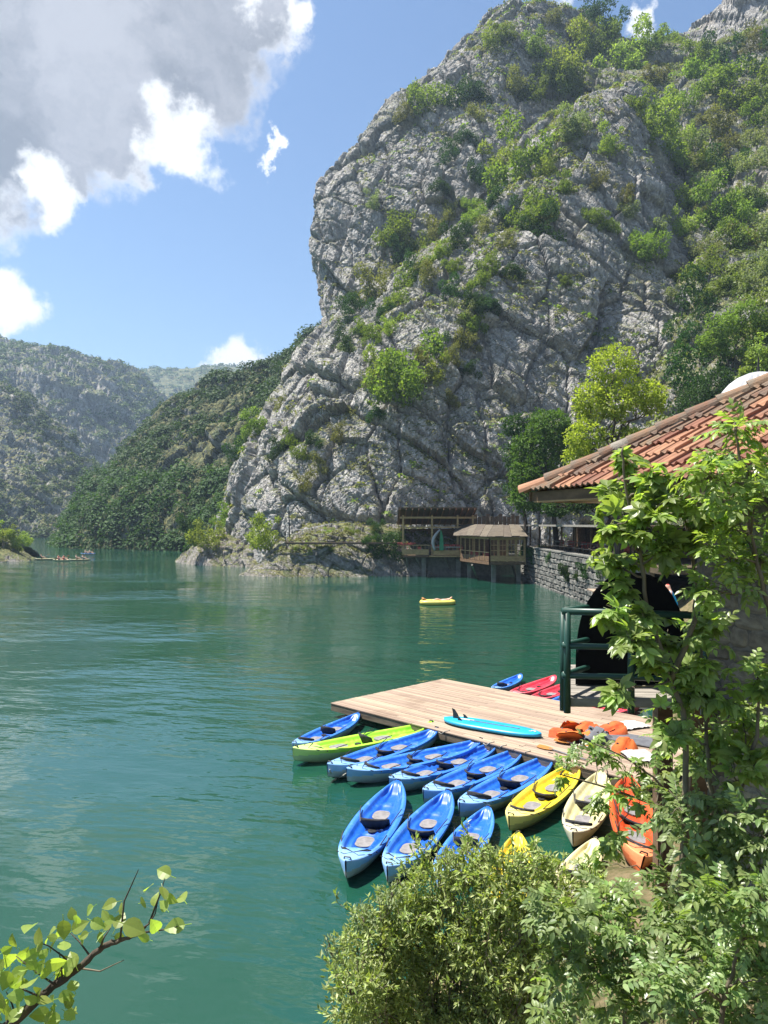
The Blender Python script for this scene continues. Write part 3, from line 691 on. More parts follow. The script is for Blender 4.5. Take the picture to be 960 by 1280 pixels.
def shrub(px, py, rpx, kind, where, label=None, sz=1.2):
    p = hit(px, py)
    if p is None: return
    rad = rpx*p[1]/F0*1.3; k = PROTO[kind][random.randrange(len(PROTO[kind]))]
    o = link('shrub', k, None, (p[0], p[1]-rad*0.45, p[2]-rad*0.55), (random.uniform(-.12, .12), random.uniform(-.12, .12), random.uniform(0, 6.28)),
             (rad*random.uniform(.95, 1.1), rad*random.uniform(.95, 1.1), rad*sz*random.uniform(.95, 1.15)))
    tag(o, BIGL.get((px, py)) or f'{SIZEW(rpx)} {LOOK[kind]} shrub rooted {where}', 'shrub', f'{SIZEW(rpx)} {LOOK[kind]} shrubs {where}')
B_UP = [(535,122,24,'mid'),(582,110,23,'dark'),(506,142,14,'olive'),(610,50,16,'lite'),(628,42,13,'mid'),(497,285,22,'mid'),(522,306,18,'mid'),(498,322,17,'dark'),(470,362,22,'olive'),
        (512,346,20,'mid'),(532,340,18,'olive'),(490,405,16,'lite'),(600,212,15,'dark'),(470,252,10,'pale'),(450,378,16,'dark'),(480,345,16,'olive'),(437,392,13,'dark'),(545,230,12,'dark'),(640,100,18,'olive'),(660,110,16,'mid'),(465,178,12,'olive'),(575,170,14,'dark'),(590,140,15,'olive'),(560,195,12,'dark'),(520,90,10,'olive'),(690,20,12,'olive'),(668,60,14,'mid')]
B_BUT = [(505,462,38,'mid'),(480,452,20,'lite'),(536,458,16,'lite'),(540,288,15,'olive'),(556,266,14,'olive'),(590,252,13,'mid'),(648,205,36,'mid'),(624,194,22,'lite'),(682,212,15,'lite'),
         (668,258,28,'mid'),(676,288,20,'dark'),(600,347,16,'mid'),(612,372,14,'dark'),(574,392,17,'pale'),(582,420,16,'olive'),(722,152,20,'pale'),(757,174,15,'lite'),(736,266,12,'mid'),
         (812,146,28,'lite'),(795,136,18,'mid'),(838,188,20,'lite'),(806,302,21,'mid'),(825,284,15,'pale'),(846,340,21,'lite'),(715,165,16,'pale'),(330,528,18,'mid'),(312,538,14,'mid'),
         (376,562,12,'mid'),(352,502,10,'olive'),(405,572,12,'olive'),(434,436,10,'pale'),(310,600,14,'dark'),(560,500,10,'olive'),(525,440,14,'olive'),(565,445,13,'olive'),(460,470,14,'olive'),(420,545,12,'olive'),
         (380,600,14,'olive'),(465,420,13,'mid'),(690,265,14,'olive'),(780,240,14,'olive'),(765,280,12,'mid'),(640,330,14,'dark'),(630,300,14,'olive'),(605,280,13,'olive'),(560,335,12,'mid'),(700,350,8,'mid'),(560,365,13,'dark'),(585,455,12,'dark')]
for q in B_UP: shrub(*q, 'on the tall upper cliff wall')
B_BUT += [(622,245,16,'dark'),(596,268,16,'mid'),(572,300,15,'dark'),(548,318,16,'mid'),(525,335,15,'dark'),(502,372,16,'mid'),(478,392,15,'dark'),(455,410,14,'mid'),(430,428,13,'dark'),(640,270,14,'dark'),(615,325,15,'mid'),(596,372,15,'dark'),(588,405,14,'mid'),(545,430,13,'dark'),(700,235,13,'mid'),(745,225,11,'olive'),(786,262,12,'pale'),(395,545,12,'dark'),(365,540,11,'mid'),(440,510,10,'olive'),(470,510,11,'dark'),(345,560,12,'dark'),(300,560,14,'dark')]
for q in B_BUT: shrub(*q, 'in cracks of the grey buttress')
B_SL = [(703,72,28,'lite'),(740,18,18,'dark'),(700,104,22,'mid'),(776,68,25,'lite'),(802,50,20,'mid'),(832,50,17,'mid'),(742,50,20,'mid'),(856,92,25,'mid'),(890,104,27,'mid'),(922,122,28,'mid'),(950,88,28,'dark'),
        (890,152,22,'olive'),(860,172,20,'pale'),(930,172,25,'pale'),(872,232,22,'pale'),(900,212,20,'dark'),(906,260,32,'mid'),(932,242,22,'pale'),(955,282,25,'pale'),(940,202,22,'pale'),(846,242,18,'lite'),(852,280,18,'lite'),
        (917,302,25,'mid'),(952,332,25,'pale'),(882,332,18,'mid'),(872,382,28,'dark'),(912,404,36,'lite'),(950,402,34,'mid'),(930,362,28,'pale'),(955,442,26,'lite'),(880,432,30,'dark'),(862,484,33,'dark'),(905,490,32,'dark'),
        (760,30,16,'dark'),(725,35,16,'olive'),(820,95,18,'olive'),(845,130,18,'mid'),(875,200,16,'lite'),(860,205,16,'olive'),(935,300,20,'olive'),(945,150,20,'mid'),(905,180,18,'olive'),(830,75,18,'mid'),(870,70,18,'mid'),(900,70,18,'dark'),(930,60,18,'olive'),(955,130,18,'mid'),(890,280,16,'dark'),(875,310,16,'pale'),(895,360,20,'mid'),(945,250,16,'dark'),(850,430,18,'dark'),(840,370,14,'pale')]
for q in B_SL: shrub(*q, 'on the steep overgrown slope')
# more on the overgrown slope, picked on the surface itself
V, N2, px, py = MASS['overgrown_slope']
sel = np.where((px > 690) & (px < 1150) & (py > -60) & (py < 640) & (rng.random(len(px)) < 0.02))[0]; rng.shuffle(sel)
for i in sel[:80]:
    kind = random.choice(['mid', 'pale', 'pale', 'olive', 'lite', 'olive']); rad = random.uniform(1.2, 2.7)
    o = link('shrub', random.choice(PROTO[kind]), None, V[i]-np.array([0, 0, rad*.35]), (0, 0, random.uniform(0, 6.3)), (rad, rad, rad*random.uniform(.8, 1.15)))
    tag(o, f'small {LOOK[kind]} shrub rooted on the steep overgrown slope', 'shrub', f'small {LOOK[kind]} shrubs on the steep overgrown slope')
tag(None or link('shrub', PROTO['lite'][0], None, at(258, 676, 113), (0, 0, 1), (3.0, 3.0, 3.1)), 'bright green bush on the brown rock knoll at the waterline', 'bush')
tag(link('shrub', PROTO['lite'][1], None, at(326, 672, 92), (0, 0, 2), (2.6, 2.6, 2.9)), 'rounded bright green bush at the tip of the rocky point', 'bush')
tag(link('shrub', PROTO['dark'][0], None, at(240, 662, 130), (0, 0, 2), (3.2, 3.2, 3.6)), 'dark bush behind the rock knoll at the cliff foot', 'bush')
tag(link('shrub', PROTO['mid'][0], None, at(283, 652, 124), (0, 0, 4), (3.0, 3.0, 3.2)), 'mid green bush between the rock knoll and the cliff', 'bush')
for i, (a, b, r_, k) in enumerate([(392, 690, 1.2, 'lite'), (378, 692, .9, 'lite'), (410, 688, .9, 'mid'), (486, 690, 2.0, 'dark'), (465, 684, 1.3, 'dark'), (498, 672, 1.4, 'dark'), (412, 668, .9, 'lite'), (440, 668, 1.0, 'mid'), (470, 664, 1.3, 'dark')]):
    tag(link('shrub', random.choice(PROTO[k]), None, at(a, b, 89.0 if b > 680 else 92.0), (0, 0, i), (r_*1.2, r_*.8, r_)), f'{LOOK[k]} creeper clump hanging on the rocky point', 'shrub', f'{LOOK[k]} creeper clumps on the rocky point')
for i, (a, b, r_) in enumerate([(8, 672, 2.6), (28, 676, 2.1), (-16, 668, 3.0), (18, 686, 1.5)]):
    tag(link('shrub', random.choice(PROTO['lite']), None, at(a, b, 127), (0, 0, i), (r_, r_, r_*.9)), 'bright green bush on the small rocky bank across the lake', 'bush', 'bushes on the bank across the lake')

# undergrowth and woods too fine to count
def stuff(name, label, centres, radii, per, size, mat, seed, flat=0.8):
    g = np.random.default_rng(seed); n = len(centres)
    dv = unit(g.normal(size=(n, per, 3))); dv[..., 2] = np.abs(dv[..., 2])*1.15-0.2
    P = centres[:, None]+dv*(radii[:, None]*(0.6+0.45*g.random((n, per))))[..., None]*np.array([1, 1, flat])
    P = P.reshape(-1, 3); dv = dv.reshape(-1, 3)
    N = unit(dv*1.1+g.normal(size=P.shape)*.38+np.array([0, 0, .55])); T = g.normal(size=P.shape); T = unit(T-(T*N).sum(1, keepdims=True)*N)
    L = np.repeat(radii, per)*size*(0.6+.8*g.random(len(P)))
    V, Fq = leaves(P-T*L[:, None]*.5, T, N, L, L*.75, 0.15)
    return tag(link(name, mesh_np(name, V, Fq, mat)), label, kind='stuff')
def pick(key, n, fn, seed):
    V, N2, px, py = MASS[key]; g = np.random.default_rng(seed)
    wgt = fn(V, N2, px, py).clip(0); wgt = wgt/wgt.sum()
    return V[g.choice(len(V), n, p=wgt, replace=True)], g
ledge = lambda V, N2, px, py: (N2[:, 2] > 0.45)*np.clip(fbm(V/14, 3, 5)+0.12, 0, 1)*((px > -40) & (px < 1000))
for key, n, sd_, mt in (('cliff_buttress', 3000, 1, L_olive), ('cliff_buttress', 1500, 5, L_mid), ('upper_cliff', 2000, 2, L_olive), ('upper_cliff', 1000, 6, L_mid), ('overgrown_slope', 2600, 3, L_mid), ('overgrown_slope', 2400, 7, L_pale), ('summit_crag', 300, 9, L_mid)):
    c, g = pick(key, n, ledge, sd_)
    stuff('undergrowth', 'scrubby grass and low growth on the rock ledges', c, 0.25+0.8*g.random(n)**2, 14, 0.5, mt, sd_+70)
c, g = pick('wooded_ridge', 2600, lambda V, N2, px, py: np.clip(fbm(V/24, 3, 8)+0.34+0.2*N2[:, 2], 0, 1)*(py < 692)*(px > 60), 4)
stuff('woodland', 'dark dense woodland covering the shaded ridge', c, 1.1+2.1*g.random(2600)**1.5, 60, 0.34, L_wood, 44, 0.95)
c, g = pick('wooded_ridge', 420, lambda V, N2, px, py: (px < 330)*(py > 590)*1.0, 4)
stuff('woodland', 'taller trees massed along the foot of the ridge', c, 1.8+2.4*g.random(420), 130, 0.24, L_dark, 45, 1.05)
c, g = pick('gorge_slope', 1300, lambda V, N2, px, py: np.clip(fbm(V/35, 3, 8)+0.15+0.3*N2[:, 2], 0, 1)*(px > -60), 5)
stuff('woodland', 'scattered scrub on the slope across the gorge', c, 1.0+2.6*g.random(1300)**2, 40, 0.42, L_far, 46)
c, g = pick('far_mountain', 1900, lambda V, N2, px, py: np.clip(fbm(V/70, 3, 8)+0.05+0.5*N2[:, 2]+0.5*(py < 440)+0.35*(px > 150), 0, 1)*(px > -60), 6)
stuff('woodland', 'forest patches on the hazy mountain', c, 2.0+3.2*g.random(1900), 30, 0.45, L_far, 47)
c, g = pick('far_hill', 1500, lambda V, N2, px, py: (px > 150)*(px < 420)*1.0, 7)
stuff('woodland', 'forest on the distant skyline hill', c, 4+4*g.random(1500), 24, 0.5, L_far, 48, 0.6)
c, g = pick('rocky_point', 500, lambda V, N2, px, py: (N2[:, 2] > 0.5)*(V[:, 2] > 2.2)*1.0, 8)
stuff('undergrowth', 'grass tufts on the rocky point', c, 0.15+0.3*g.random(500), 14, 0.6, L_olive, 49)

# ------------------------------------------------------------------ terrace trees
tree('lime_tree', 'tall yellow green tree with open crown and dark trunk above the tiled roof', (15.2, 50, 3.0),
     [(15.0, 50, 16.2, 1.9, 1.9, 1.6), (13.4, 50, 13.9, 1.5, 1.5, 1.5), (16.9, 50, 14.6, 1.5, 1.6, 1.1), (17.8, 50.5, 13.8, 1.0, 1.1, .9), (14.9, 49.5, 13.9, 1.6, 1.6, 1.4), (13.0, 49.4, 11.7, 1.5, 1.5, 1.2), (15.8, 50.5, 11.7, 1.4, 1.5, .9), (12.6, 50.0, 10.3, 1.1, 1.1, .9), (14.3, 50.4, 9.9, 1.4, 1.2, 1.0)],
     9500, 0.22, L_yel, 501, r=0.24, keep=0.08, fork=0.5, clump=3.2)
ML = [(12.8, 60, 13.6, 2.2, 2.0, 1.7), (11.4, 60, 12.0, 1.8, 1.8, 1.6), (14.2, 60, 12.4, 1.7, 1.7, 1.6), (10.9, 59.5, 9.9, 1.6, 1.7, 1.4), (12.8, 59.5, 10.1, 2.0, 1.8, 1.6), (11.0, 59.3, 8.0, 1.7, 1.7, 1.2), (13.4, 59.5, 8.0, 1.9, 1.7, 1.3), (15.4, 60, 9.0, 1.8, 1.7, 1.5)]
ML = [(x*1.28, y*1.28, 6+(z-6)*1.28, a*1.3, b*1.3, c*1.3) for x, y, z, a, b, c in ML]
tree('maple_tree', 'dark glossy green tree beside the yellow green one', (17.4, 76.8, 3.4), ML, 10500, 0.32, L_maple, 502, r=0.3, fork=0.4)
tree('cypress_like_tree', 'dull dark green conical tree close against the cliff face', (14.6, 80, 3.0),
     [(14.4, 80, 13.0, 2.6, 2.2, 2.6), (16.0, 80, 16.0, 2.4, 2.2, 2.2), (13.6, 80, 16.2, 1.6, 1.6, 1.6), (15.0, 80, 10.0, 2.8, 2.4, 2.6)], 7000, 0.26, L_dark, 503, r=0.25)
tree('walnut_tree', 'shadowy tree spreading over the stone terrace', (18.5, 66, 3.2),
     [(16.8, 64, 8.2, 2.0, 2.0, 1.3), (18.8, 63, 8.4, 2.2, 2.0, 1.5), (21.0, 63, 8.6, 2.2, 2.0, 1.6), (14.6, 65, 7.4, 1.4, 1.6, 1.0), (19.5, 60, 7.6, 1.8, 1.8, 1.2), (23, 62, 9, 2.2, 2, 1.8)], 8000, 0.27, L_dark, 504, r=0.28)
tree('ash_tree', 'leafy tree on the slope behind the white dome', (46, 92, 12),
     [(45.0, 92, 25.5, 2.2, 2, 1.8), (47.2, 92, 24.5, 2.2, 2, 2.0), (43.6, 92, 23.5, 1.6, 1.6, 1.6), (48.5, 92, 27.5, 2.2, 2, 2)], 6000, 0.3, L_lite, 505, r=0.25)
tree('hazel_tree', 'dark bushy tree in the shaded gully right of the buttress foot', (37, 90, 8),
     [(36.5, 90, 20.5, 2.8, 2.4, 2.4), (39.2, 90, 22.5, 2.4, 2.2, 2.2), (35.4, 90, 17.0, 2.6, 2.4, 2.2), (39.5, 89, 18.5, 2.8, 2.4, 2.4), (42.2, 90, 21.0, 2.6, 2.2, 2.4)], 8000, 0.28, L_dark, 506, r=0.25)
tree('beech_tree', 'sunlit leafy tree standing above the shaded gully', (43, 96, 16),
     [(42.0, 95, 30.5, 2.6, 2.4, 2.0), (44.8, 95, 32.0, 2.8, 2.4, 2.2), (40.4, 95, 28.5, 2.0, 2, 1.8), (43.5, 94.5, 27.8, 2.6, 2.2, 1.8), (47.5, 95, 30.0, 2.6, 2.2, 2.4)], 8500, 0.28, L_mid, 507, r=0.28)

# ------------------------------------------------------------------ stone retaining wall, terrace and pergola
def rough_stone(seed, sx, sy, sz, bev=0.18):
    g = random.Random(seed); bm = bmesh.new(); bmesh.ops.create_cube(bm, size=1)
    bmesh.ops.bevel(bm, geom=list(bm.edges), offset=bev, segments=1, affect='EDGES')
    for v in bm.verts: v.co = Vector((v.co.x*sx*(1+g.uniform(-.17, .13)), v.co.y*sy*(1+g.uniform(-.22, .2)), v.co.z*sz*(1+g.uniform(-.17, .13))))
    me = bpy.data.meshes.new('stone'); bm.to_mesh(me); bm.free(); return me
def stone_wall(parent, a, b, z0, z1, cw, ch, depth, mats, seed, nmax=300, face=1):
    """courses of single stones between plan points a and b; returns how many"""
    a, b = Vector((*a, 0)), Vector((*b, 0)); L = (b-a).length; u = (b-a).normalized(); ang = math.atan2(u.y, u.x)
    g = random.Random(seed); protos = [rough_stone(seed+i, 1, 1, 1) for i in range(7)]
    for pm_ in protos: pm_.materials.append(mats)
    z = z0; cnt = 0
    while z < z1-0.05:
        h = min(ch*g.uniform(.8, 1.2), z1-z)
        if z1-z-h < ch*.4: h = z1-z
        x = -g.random()*cw*.5
        while x < L:
            wd = cw*g.uniform(.6, 1.45); x0, x1 = max(x, 0), min(x+wd, L)
            if x1-x0 > 0.06 and cnt < nmax:
                p = a+u*((x0+x1)/2)+Vector((0, 0, z+h/2))
                link('stone', g.choice(protos), parent, p, (g.uniform(-.05, .05), g.uniform(-.09, .09), ang+g.uniform(-.05, .05)), ((x1-x0)*.97, depth*g.uniform(.9, 1.15), h*.95)); cnt += 1
            x += wd
        z += h
    return cnt
wl = thing('retaining_wall', 'long grey stone retaining wall under the shaded terrace', 'wall', (0, 0, 0))
MB().bar((15.75, 46, 1.55), (15.75, 88, 1.55), 0.9, 3.9).build('wall_core', M_mortar, wl)
stone_wall(wl, (15.3, 87), (15.3, 52), -0.3, 3.46, 0.92, 0.5, 0.5, M_stoned, 77, 300)
MB().bar((15.6, 46, 3.56), (15.6, 88, 3.56), 1.1, 0.16, bev=.02).build('coping', M_stoned, wl)
me = MB().box((23, 66, 3.3), (14.2, 44, 0.4)).mesh('terrace', M_soil); tag(link('terrace', me), 'paved restaurant terrace above the retaining wall', kind='structure')  # soil-dark paving colour stands in for tree shade
pg = thing('pergola', 'long low dark pergola roof over the stone terrace', 'pergola', (0, 0, 0))
for yy in range(50, 87, 5):
    for xx in (16.2, 21): MB().bar((xx, yy, 3.5), (xx, yy, 5.75), .14, .14).build('post', M_oldwood, pg)
MB().bar((18.4, 48, 5.82), (18.4, 87, 5.82), 7.0, 0.12).build('roof', M_oldwood, pg)
MB().bar((14.85, 48, 5.86), (14.85, 87, 5.86), 0.09, 0.16).build('roof_edge', M_greywood, pg)
MB().bar((21.9, 48, 4.6), (21.9, 87, 4.6), 0.1, 2.3).build('back_wall', M_oldwood, pg)
for i, (yy, r_) in enumerate([(53, 1.1), (57, .8), (63, 1.0), (70, .8), (78, 1.1), (60, .6), (84, 1.0)]):
    tag(link('ivy', random.choice(PROTO['dark']), None, (15.15, yy, 2.9-.5*(i % 3)), (0, 0, i), (.45, r_*1.3, r_*1.2)), 'dark ivy clump hanging on the grey retaining wall', 'ivy', 'ivy clumps on the retaining wall')
hr = thing('terrace_railing', 'low metal railing along the edge of the stone terrace', 'railing')
for yy in np.arange(50, 87, 1.6): MB().tube([(15.5, yy, 3.6), (15.5, yy, 4.5)], .025, 6).build('baluster', M_rubber, hr)
for z in (4.05, 4.5): MB().tube([(15.5, 50, z), (15.5, 87, z)], .025, 6).build('rail', M_rubber, hr)
def chair_mesh():
    b = MB()
    b.box((0, 0, .45), (.44, .44, .05)); b.box((-.2, 0, .72), (.04, .42, .36))
    for x in (-.19, .19):
        for y in (-.19, .19): b.box((x, y, .22), (.04, .04, .44))
    return b
cm_seat = MB().box((0, 0, .45), (.44, .44, .05)).mesh('seat', M_redpaint)
cm_back = MB().box((-.2, 0, .74), (.04, .42, .42)).mesh('backrest', M_redpaint)
cm_leg = MB().box((0, 0, .21), (.04, .04, .42)).mesh('leg', M_oldwood)
def chair(loc, rz, label, group):
    o = thing('chair', label, 'chair', loc, rz, group); link('seat', cm_seat, o); link('backrest', cm_back, o)
    for x in (-.19, .19):
        for y in (-.19, .19): link('leg', cm_leg, o, (x, y, 0))
cm_top = MB().box((0, 0, .74), (.8, .8, .05), bev=.01).mesh('tabletop', M_cloth); cm_tl = MB().box((0, 0, .36), (.08, .08, .72)).mesh('leg', M_oldwood)
for yy in (56, 61, 66, 71, 76):
    o = thing('table', 'square table with white top under the dark pergola', 'table', (17.4, yy, 3.5), 0, 'tables under the pergola'); link('tabletop', cm_top, o); link('leg', cm_tl, o)
    for a in range(2): chair((17.4+.0, yy+(.75 if a else -.75), 3.5), R(90 if not a else -90), 'red chair at a table under the dark pergola', 'chairs under the pergola')

# ------------------------------------------------------------------ lakeside restaurant terraces
def P_(px, py, D): return Vector(at(px, py, D))
def wz(py, D): return CAMZ-(py-HY)/F0*D
r1 = thing('timber_pavilion', 'open timber restaurant terrace on stilts with brown sloping roof', 'pavilion', (0, 0, 0))
D1 = 88.0; X = lambda px, D=D1: (px-480)/F0*D
xl, xr = X(502), X(592); zf = wz(694, D1); zt = wz(646, D1)
MB().box(((xl+xr)/2, D1+3, zf-.12), (xr-xl, 6.2, .24)).build('floor', M_oldwood, r1)
for k, pxx in enumerate((504, 540, 572, 591)):
    MB().bar((X(pxx), D1, zf), (X(pxx), D1, zt+.2), .2, .2).build('post', M_timber, r1)
    MB().bar((X(pxx), D1+6, zf), (X(pxx), D1+6, zt-1.2), .2, .2).build('post', M_oldwood, r1)
MB().bar((xl-.2, D1-.02, wz(647, D1)), (xr+.3, D1-.02, wz(647, D1)), .14, .22).build('eaves_beam', M_timber, r1)
MB().bar((xl, D1-.02, wz(659, D1)), (xr, D1-.02, wz(659, D1)), .1, .16).build('tie_beam', M_timber, r1)
rf = MB().add([(xl-.4, D1-1.2, zt+.95), (xr+.3, D1-1.2, zt+.95), (xr+.3, D1+6.8, zt-.9), (xl-.4, D1+6.8, zt-.9), (xl-.4, D1-1.2, zt+1.07), (xr+.3, D1-1.2, zt+1.07), (xr+.3, D1+6.8, zt-.78), (xl-.4, D1+6.8, zt-.78)],
   [(0, 3, 2, 1), (4, 5, 6, 7), (0, 1, 5, 4), (1, 2, 6, 5), (2, 3, 7, 6), (3, 0, 4, 7)]).build('roof', M_tileold, r1)
for k in range(13):
    x = xl-.2+(xr-xl+.2)*k/12; MB().bar((x, D1-1.25, zt+.86), (x, D1+6.6, zt-.96), .1, .16).build('rafter', M_tile if k % 1 == 0 else M_timber, rf)
MB().bar((xl, D1-.05, zf+.36), (X(536), D1-.05, zf+.36), .06, .62).build('panel', M_timber, r1)
MB().bar((X(541), D1-.65, zf+.30), (X(574), D1-.65, zf+.30), .06, .55).build('panel', M_timber, r1)
MB().box((X(557), D1-.3, zf-.1), (X(577)-X(536), 1.0, .16)).build('balcony_floor', M_timber, r1)
MB().bar((xl, D1-.05, zf+1.15), (X(541), D1-.05, zf+1.15), .08, .08).build('handrail', M_timber, r1)
MB().bar((X(541), D1-.65, zf+.95), (X(576), D1-.65, zf+.95), .12, .1).build('handrail', M_cloth, r1)
for k in range(9):
    x = xl+(X(541)-xl)*k/8; MB().bar((x, D1-.05, zf+.6), (x, D1-.05, zf+1.12), .04, .04).build('baluster', M_timber, r1)
for k in range(8):
    x = X(541)+(X(575)-X(541))*k/7; MB().bar((x, D1-.65, zf+.5), (x, D1-.65, zf+.93), .04, .04).build('baluster', M_timber, r1)
for a, b in ((520, 535), (556, 570), (508, 512)):
    MB().bar((X(a), D1+.2, zf-.25), (X(b), D1+2.6, -.4), .18, .18).build('brace', M_greywood, r1)
for a in (530, 574): MB().bar((X(a), D1+1, zf-.25), (X(a), D1+1, -.6), .5, .5).build('pier', M_conc, r1)
MB().box(((xl+xr)/2, D1+6.3, (zf+zt)/2-.8), (xr-xl, .12, zt-zf-1.2)).build('back_wall', M_oldwood, r1)
for k in range(10):
    a = 500+k*4.1 if k < 5 else 541+(k-5)*8.0
    fb = MB(); g = random.Random(k)
    for _ in range(16): c_ = Vector((X(a)+g.uniform(-.28, .28), (D1 if k < 5 else D1-.6)+g.uniform(-.1, .1), (zf+1.25 if k < 5 else zf+1.08)+g.uniform(-.08, .14))); fb.box(c_, (.12, .12, .1), Euler((g.random()*3, g.random()*3, 0)).to_matrix())
    tag(fb.build('flower_box', M_redpaint), 'clump of red flowers along the pavilion handrail', 'flowers', 'red flowers on the pavilion handrail')
# the white and green curved slide standing on the pavilion balcony
wsl = thing('arched_figure', 'white arch with green panel standing on the pavilion balcony', 'sculpture')
pts = [P_(546-4*math.sin(tt*math.pi)*(1 if tt < 1 else 0)-2+6*tt*tt, 688-26*tt, D1-1.0) for tt in np.linspace(0, 1, 10)]
MB().tube(pts, [.13, .16, .18, .19, .19, .18, .17, .15, .13, .08], 8).build('arch', M_white, wsl, smooth=True)
gp = MB(); prof = []
for tt in np.linspace(0, 1, 9):
    y = 688-25*tt; x0 = 549+1.5*tt; x1 = 554.5-2.6*tt**3
    prof.append((P_(x0, y, D1-.9), P_(x1, y, D1-.9)))
vs = [p for a, b in prof for p in (a, b)] + [p+Vector((0, .25, 0)) for a, b in prof for p in (a, b)]
nn = len(prof)*2; fs = []
for i in range(len(prof)-1):
    q = i*2; fs += [(q, q+1, q+3, q+2), (nn+q, nn+q+2, nn+q+3, nn+q+1), (q, q+2, nn+q+2, nn+q), (q+1, nn+q+1, nn+q+3, q+3)]
gp.add(vs, fs).build('panel', M_greenplas, wsl)
# lower glazed terrace
r2 = thing('glazed_terrace', 'wooden lakeside terrace room with yellow window frames and pale sheet roof', 'pavilion')
A = P_(576, 699, 86); Bc = P_(612, 704, 78); Cc = P_(656, 703, 78)
zf2 = 1.95; zc2 = 4.55
def wallrun(a, b, nwin, pref):
    a = Vector((a.x, a.y, 0)); b = Vector((b.x, b.y, 0))
    MB().bar(a+Vector((0, 0, zf2+.06)), b+Vector((0, 0, zf2+.06)), .16, .3).build('sill_beam', M_oldwood, r2)
    MB().bar(a+Vector((0, 0, zf2+.5)), b+Vector((0, 0, zf2+.5)), .06, .5).build('panel', M_timber if pref else M_oldwood, r2)
    MB().bar(a+Vector((0, 0, zc2)), b+Vector((0, 0, zc2)), .16, .2).build('head_beam', M_timber, r2)
    for k in range(nwin+1):
        p = a.lerp(b, k/nwin); MB().bar(p+Vector((0, 0, zf2)), p+Vector((0, 0, zc2)), .13, .13).build('mullion', M_timber, r2)
    if pref:
        for k in range(nwin):
            p, q = a.lerp(b, (k+.12)/nwin), a.lerp(b, (k+.88)/nwin)
            fr = MB()
            for zz in (zf2+.8, zf2+1.35, zf2+1.9, zc2-.15): fr.bar(p+Vector((0, -.02, zz)), q+Vector((0, -.02, zz)), .05, .07)
            for e in (p, p.lerp(q, .5), q): fr.bar(e+Vector((0, 0, zf2+.78)), e+Vector((0, 0, zc2-.12)), .05, .06)
            fr.build('window_frame', M_timber, r2)
    else:
        MB().bar(a+Vector((0, 0, zf2+1.15)), b+Vector((0, 0, zf2+1.15)), .07, .08).build('handrail', M_timber, r2)
wallrun(A, Bc, 6, False); wallrun(Bc, Cc, 4, True)
MB().add([(A.x, A.y, zf2-.1), (Bc.x, Bc.y, zf2-.1), (Cc.x, Cc.y, zf2-.1), (Cc.x+.3, 88, zf2-.1), (A.x, 90, zf2-.1), (A.x, A.y, zf2+.05), (Bc.x, Bc.y, zf2+.05), (Cc.x, Cc.y, zf2+.05), (Cc.x+.3, 88, zf2+.05), (A.x, 90, zf2+.05)],
   [(4, 3, 2, 1, 0), (5, 6, 7, 8, 9), (0, 1, 6, 5), (1, 2, 7, 6), (2, 3, 8, 7), (3, 4, 9, 8), (4, 0, 5, 9)]).build('floor', M_oldwood, r2)
rs = [(A+Vector((-.9, -.6, 0)), Bc+Vector((-.4, -1.0, 0))), (Bc+Vector((-.4, -1.0, 0)), Cc+Vector((.2, -.8, 0)))]
pb = [Vector((A.x-.2, A.y+4, 0)), Vector((Bc.x+1.2, Bc.y+5.5, 0)), Vector((Cc.x+.4, Cc.y+5.5, 0))]
for j, ((a, b), (c_, d_)) in enumerate(zip(rs, ((pb[0], pb[1]), (pb[1], pb[2])))):
    for k in range(5):
        q = [a.lerp(b, k/5+.002), a.lerp(b, (k+1)/5-.002), c_.lerp(d_, (k+1)/5-.002), c_.lerp(d_, k/5+.002)]
        off = random.uniform(0, .12)
        lo = [Vector((q[0].x, q[0].y, zc2+.1+off)), Vector((q[1].x, q[1].y, zc2+.1+off)), Vector((q[2].x, q[2].y, zc2+1.25+off)), Vector((q[3].x, q[3].y, zc2+1.25+off))]
        hi = [p+Vector((0, 0, .07)) for p in lo]
        MB().add(lo+hi, [(0, 3, 2, 1), (4, 5, 6, 7), (0, 1, 5, 4), (1, 2, 6, 5), (2, 3, 7, 6), (3, 0, 4, 7)]).build('roof_sheet', M_sheet, r2)
for a in (590, 640): MB().bar(P_(a, 706, 81), (X(a+12, 83), 86, -.3), .18, .18).build('brace', M_greywood, r2)
for p in ((A.x+1, A.y+.5), (Bc.x+.6, Bc.y+1.5), (Cc.x-.3, Cc.y+2)): MB().bar((p[0], p[1], -.6), (p[0], p[1], zf2), .4, .4).build('pier', M_conc, r2)
MB().bar((A.x, 89.5, 3.2), (Cc.x, 88, 3.2), .12, 2.8).build('back_wall', M_oldwood, r2)
MB().box(((xl+15.6)/2, 90.0, .8), (15.6-xl, 1.0, 3.4)).build('dark_backing_wall', M_stoned, r2)  # added dark backing, stands for the gloom under the terraces
for k in range(8):
    p = A.lerp(Bc, k/8)+Vector((.8, .8, 0)); chair((p.x, p.y, zf2+.05), R(random.choice((0, 90, 180))), 'red chair behind the glazed terrace handrail', 'chairs on the glazed terrace')
for k in range(6): chair((xl+.9+k*1.2, D1+1.2, zf), R(90*k), 'red chair on the timber pavilion floor', 'chairs on the timber pavilion')
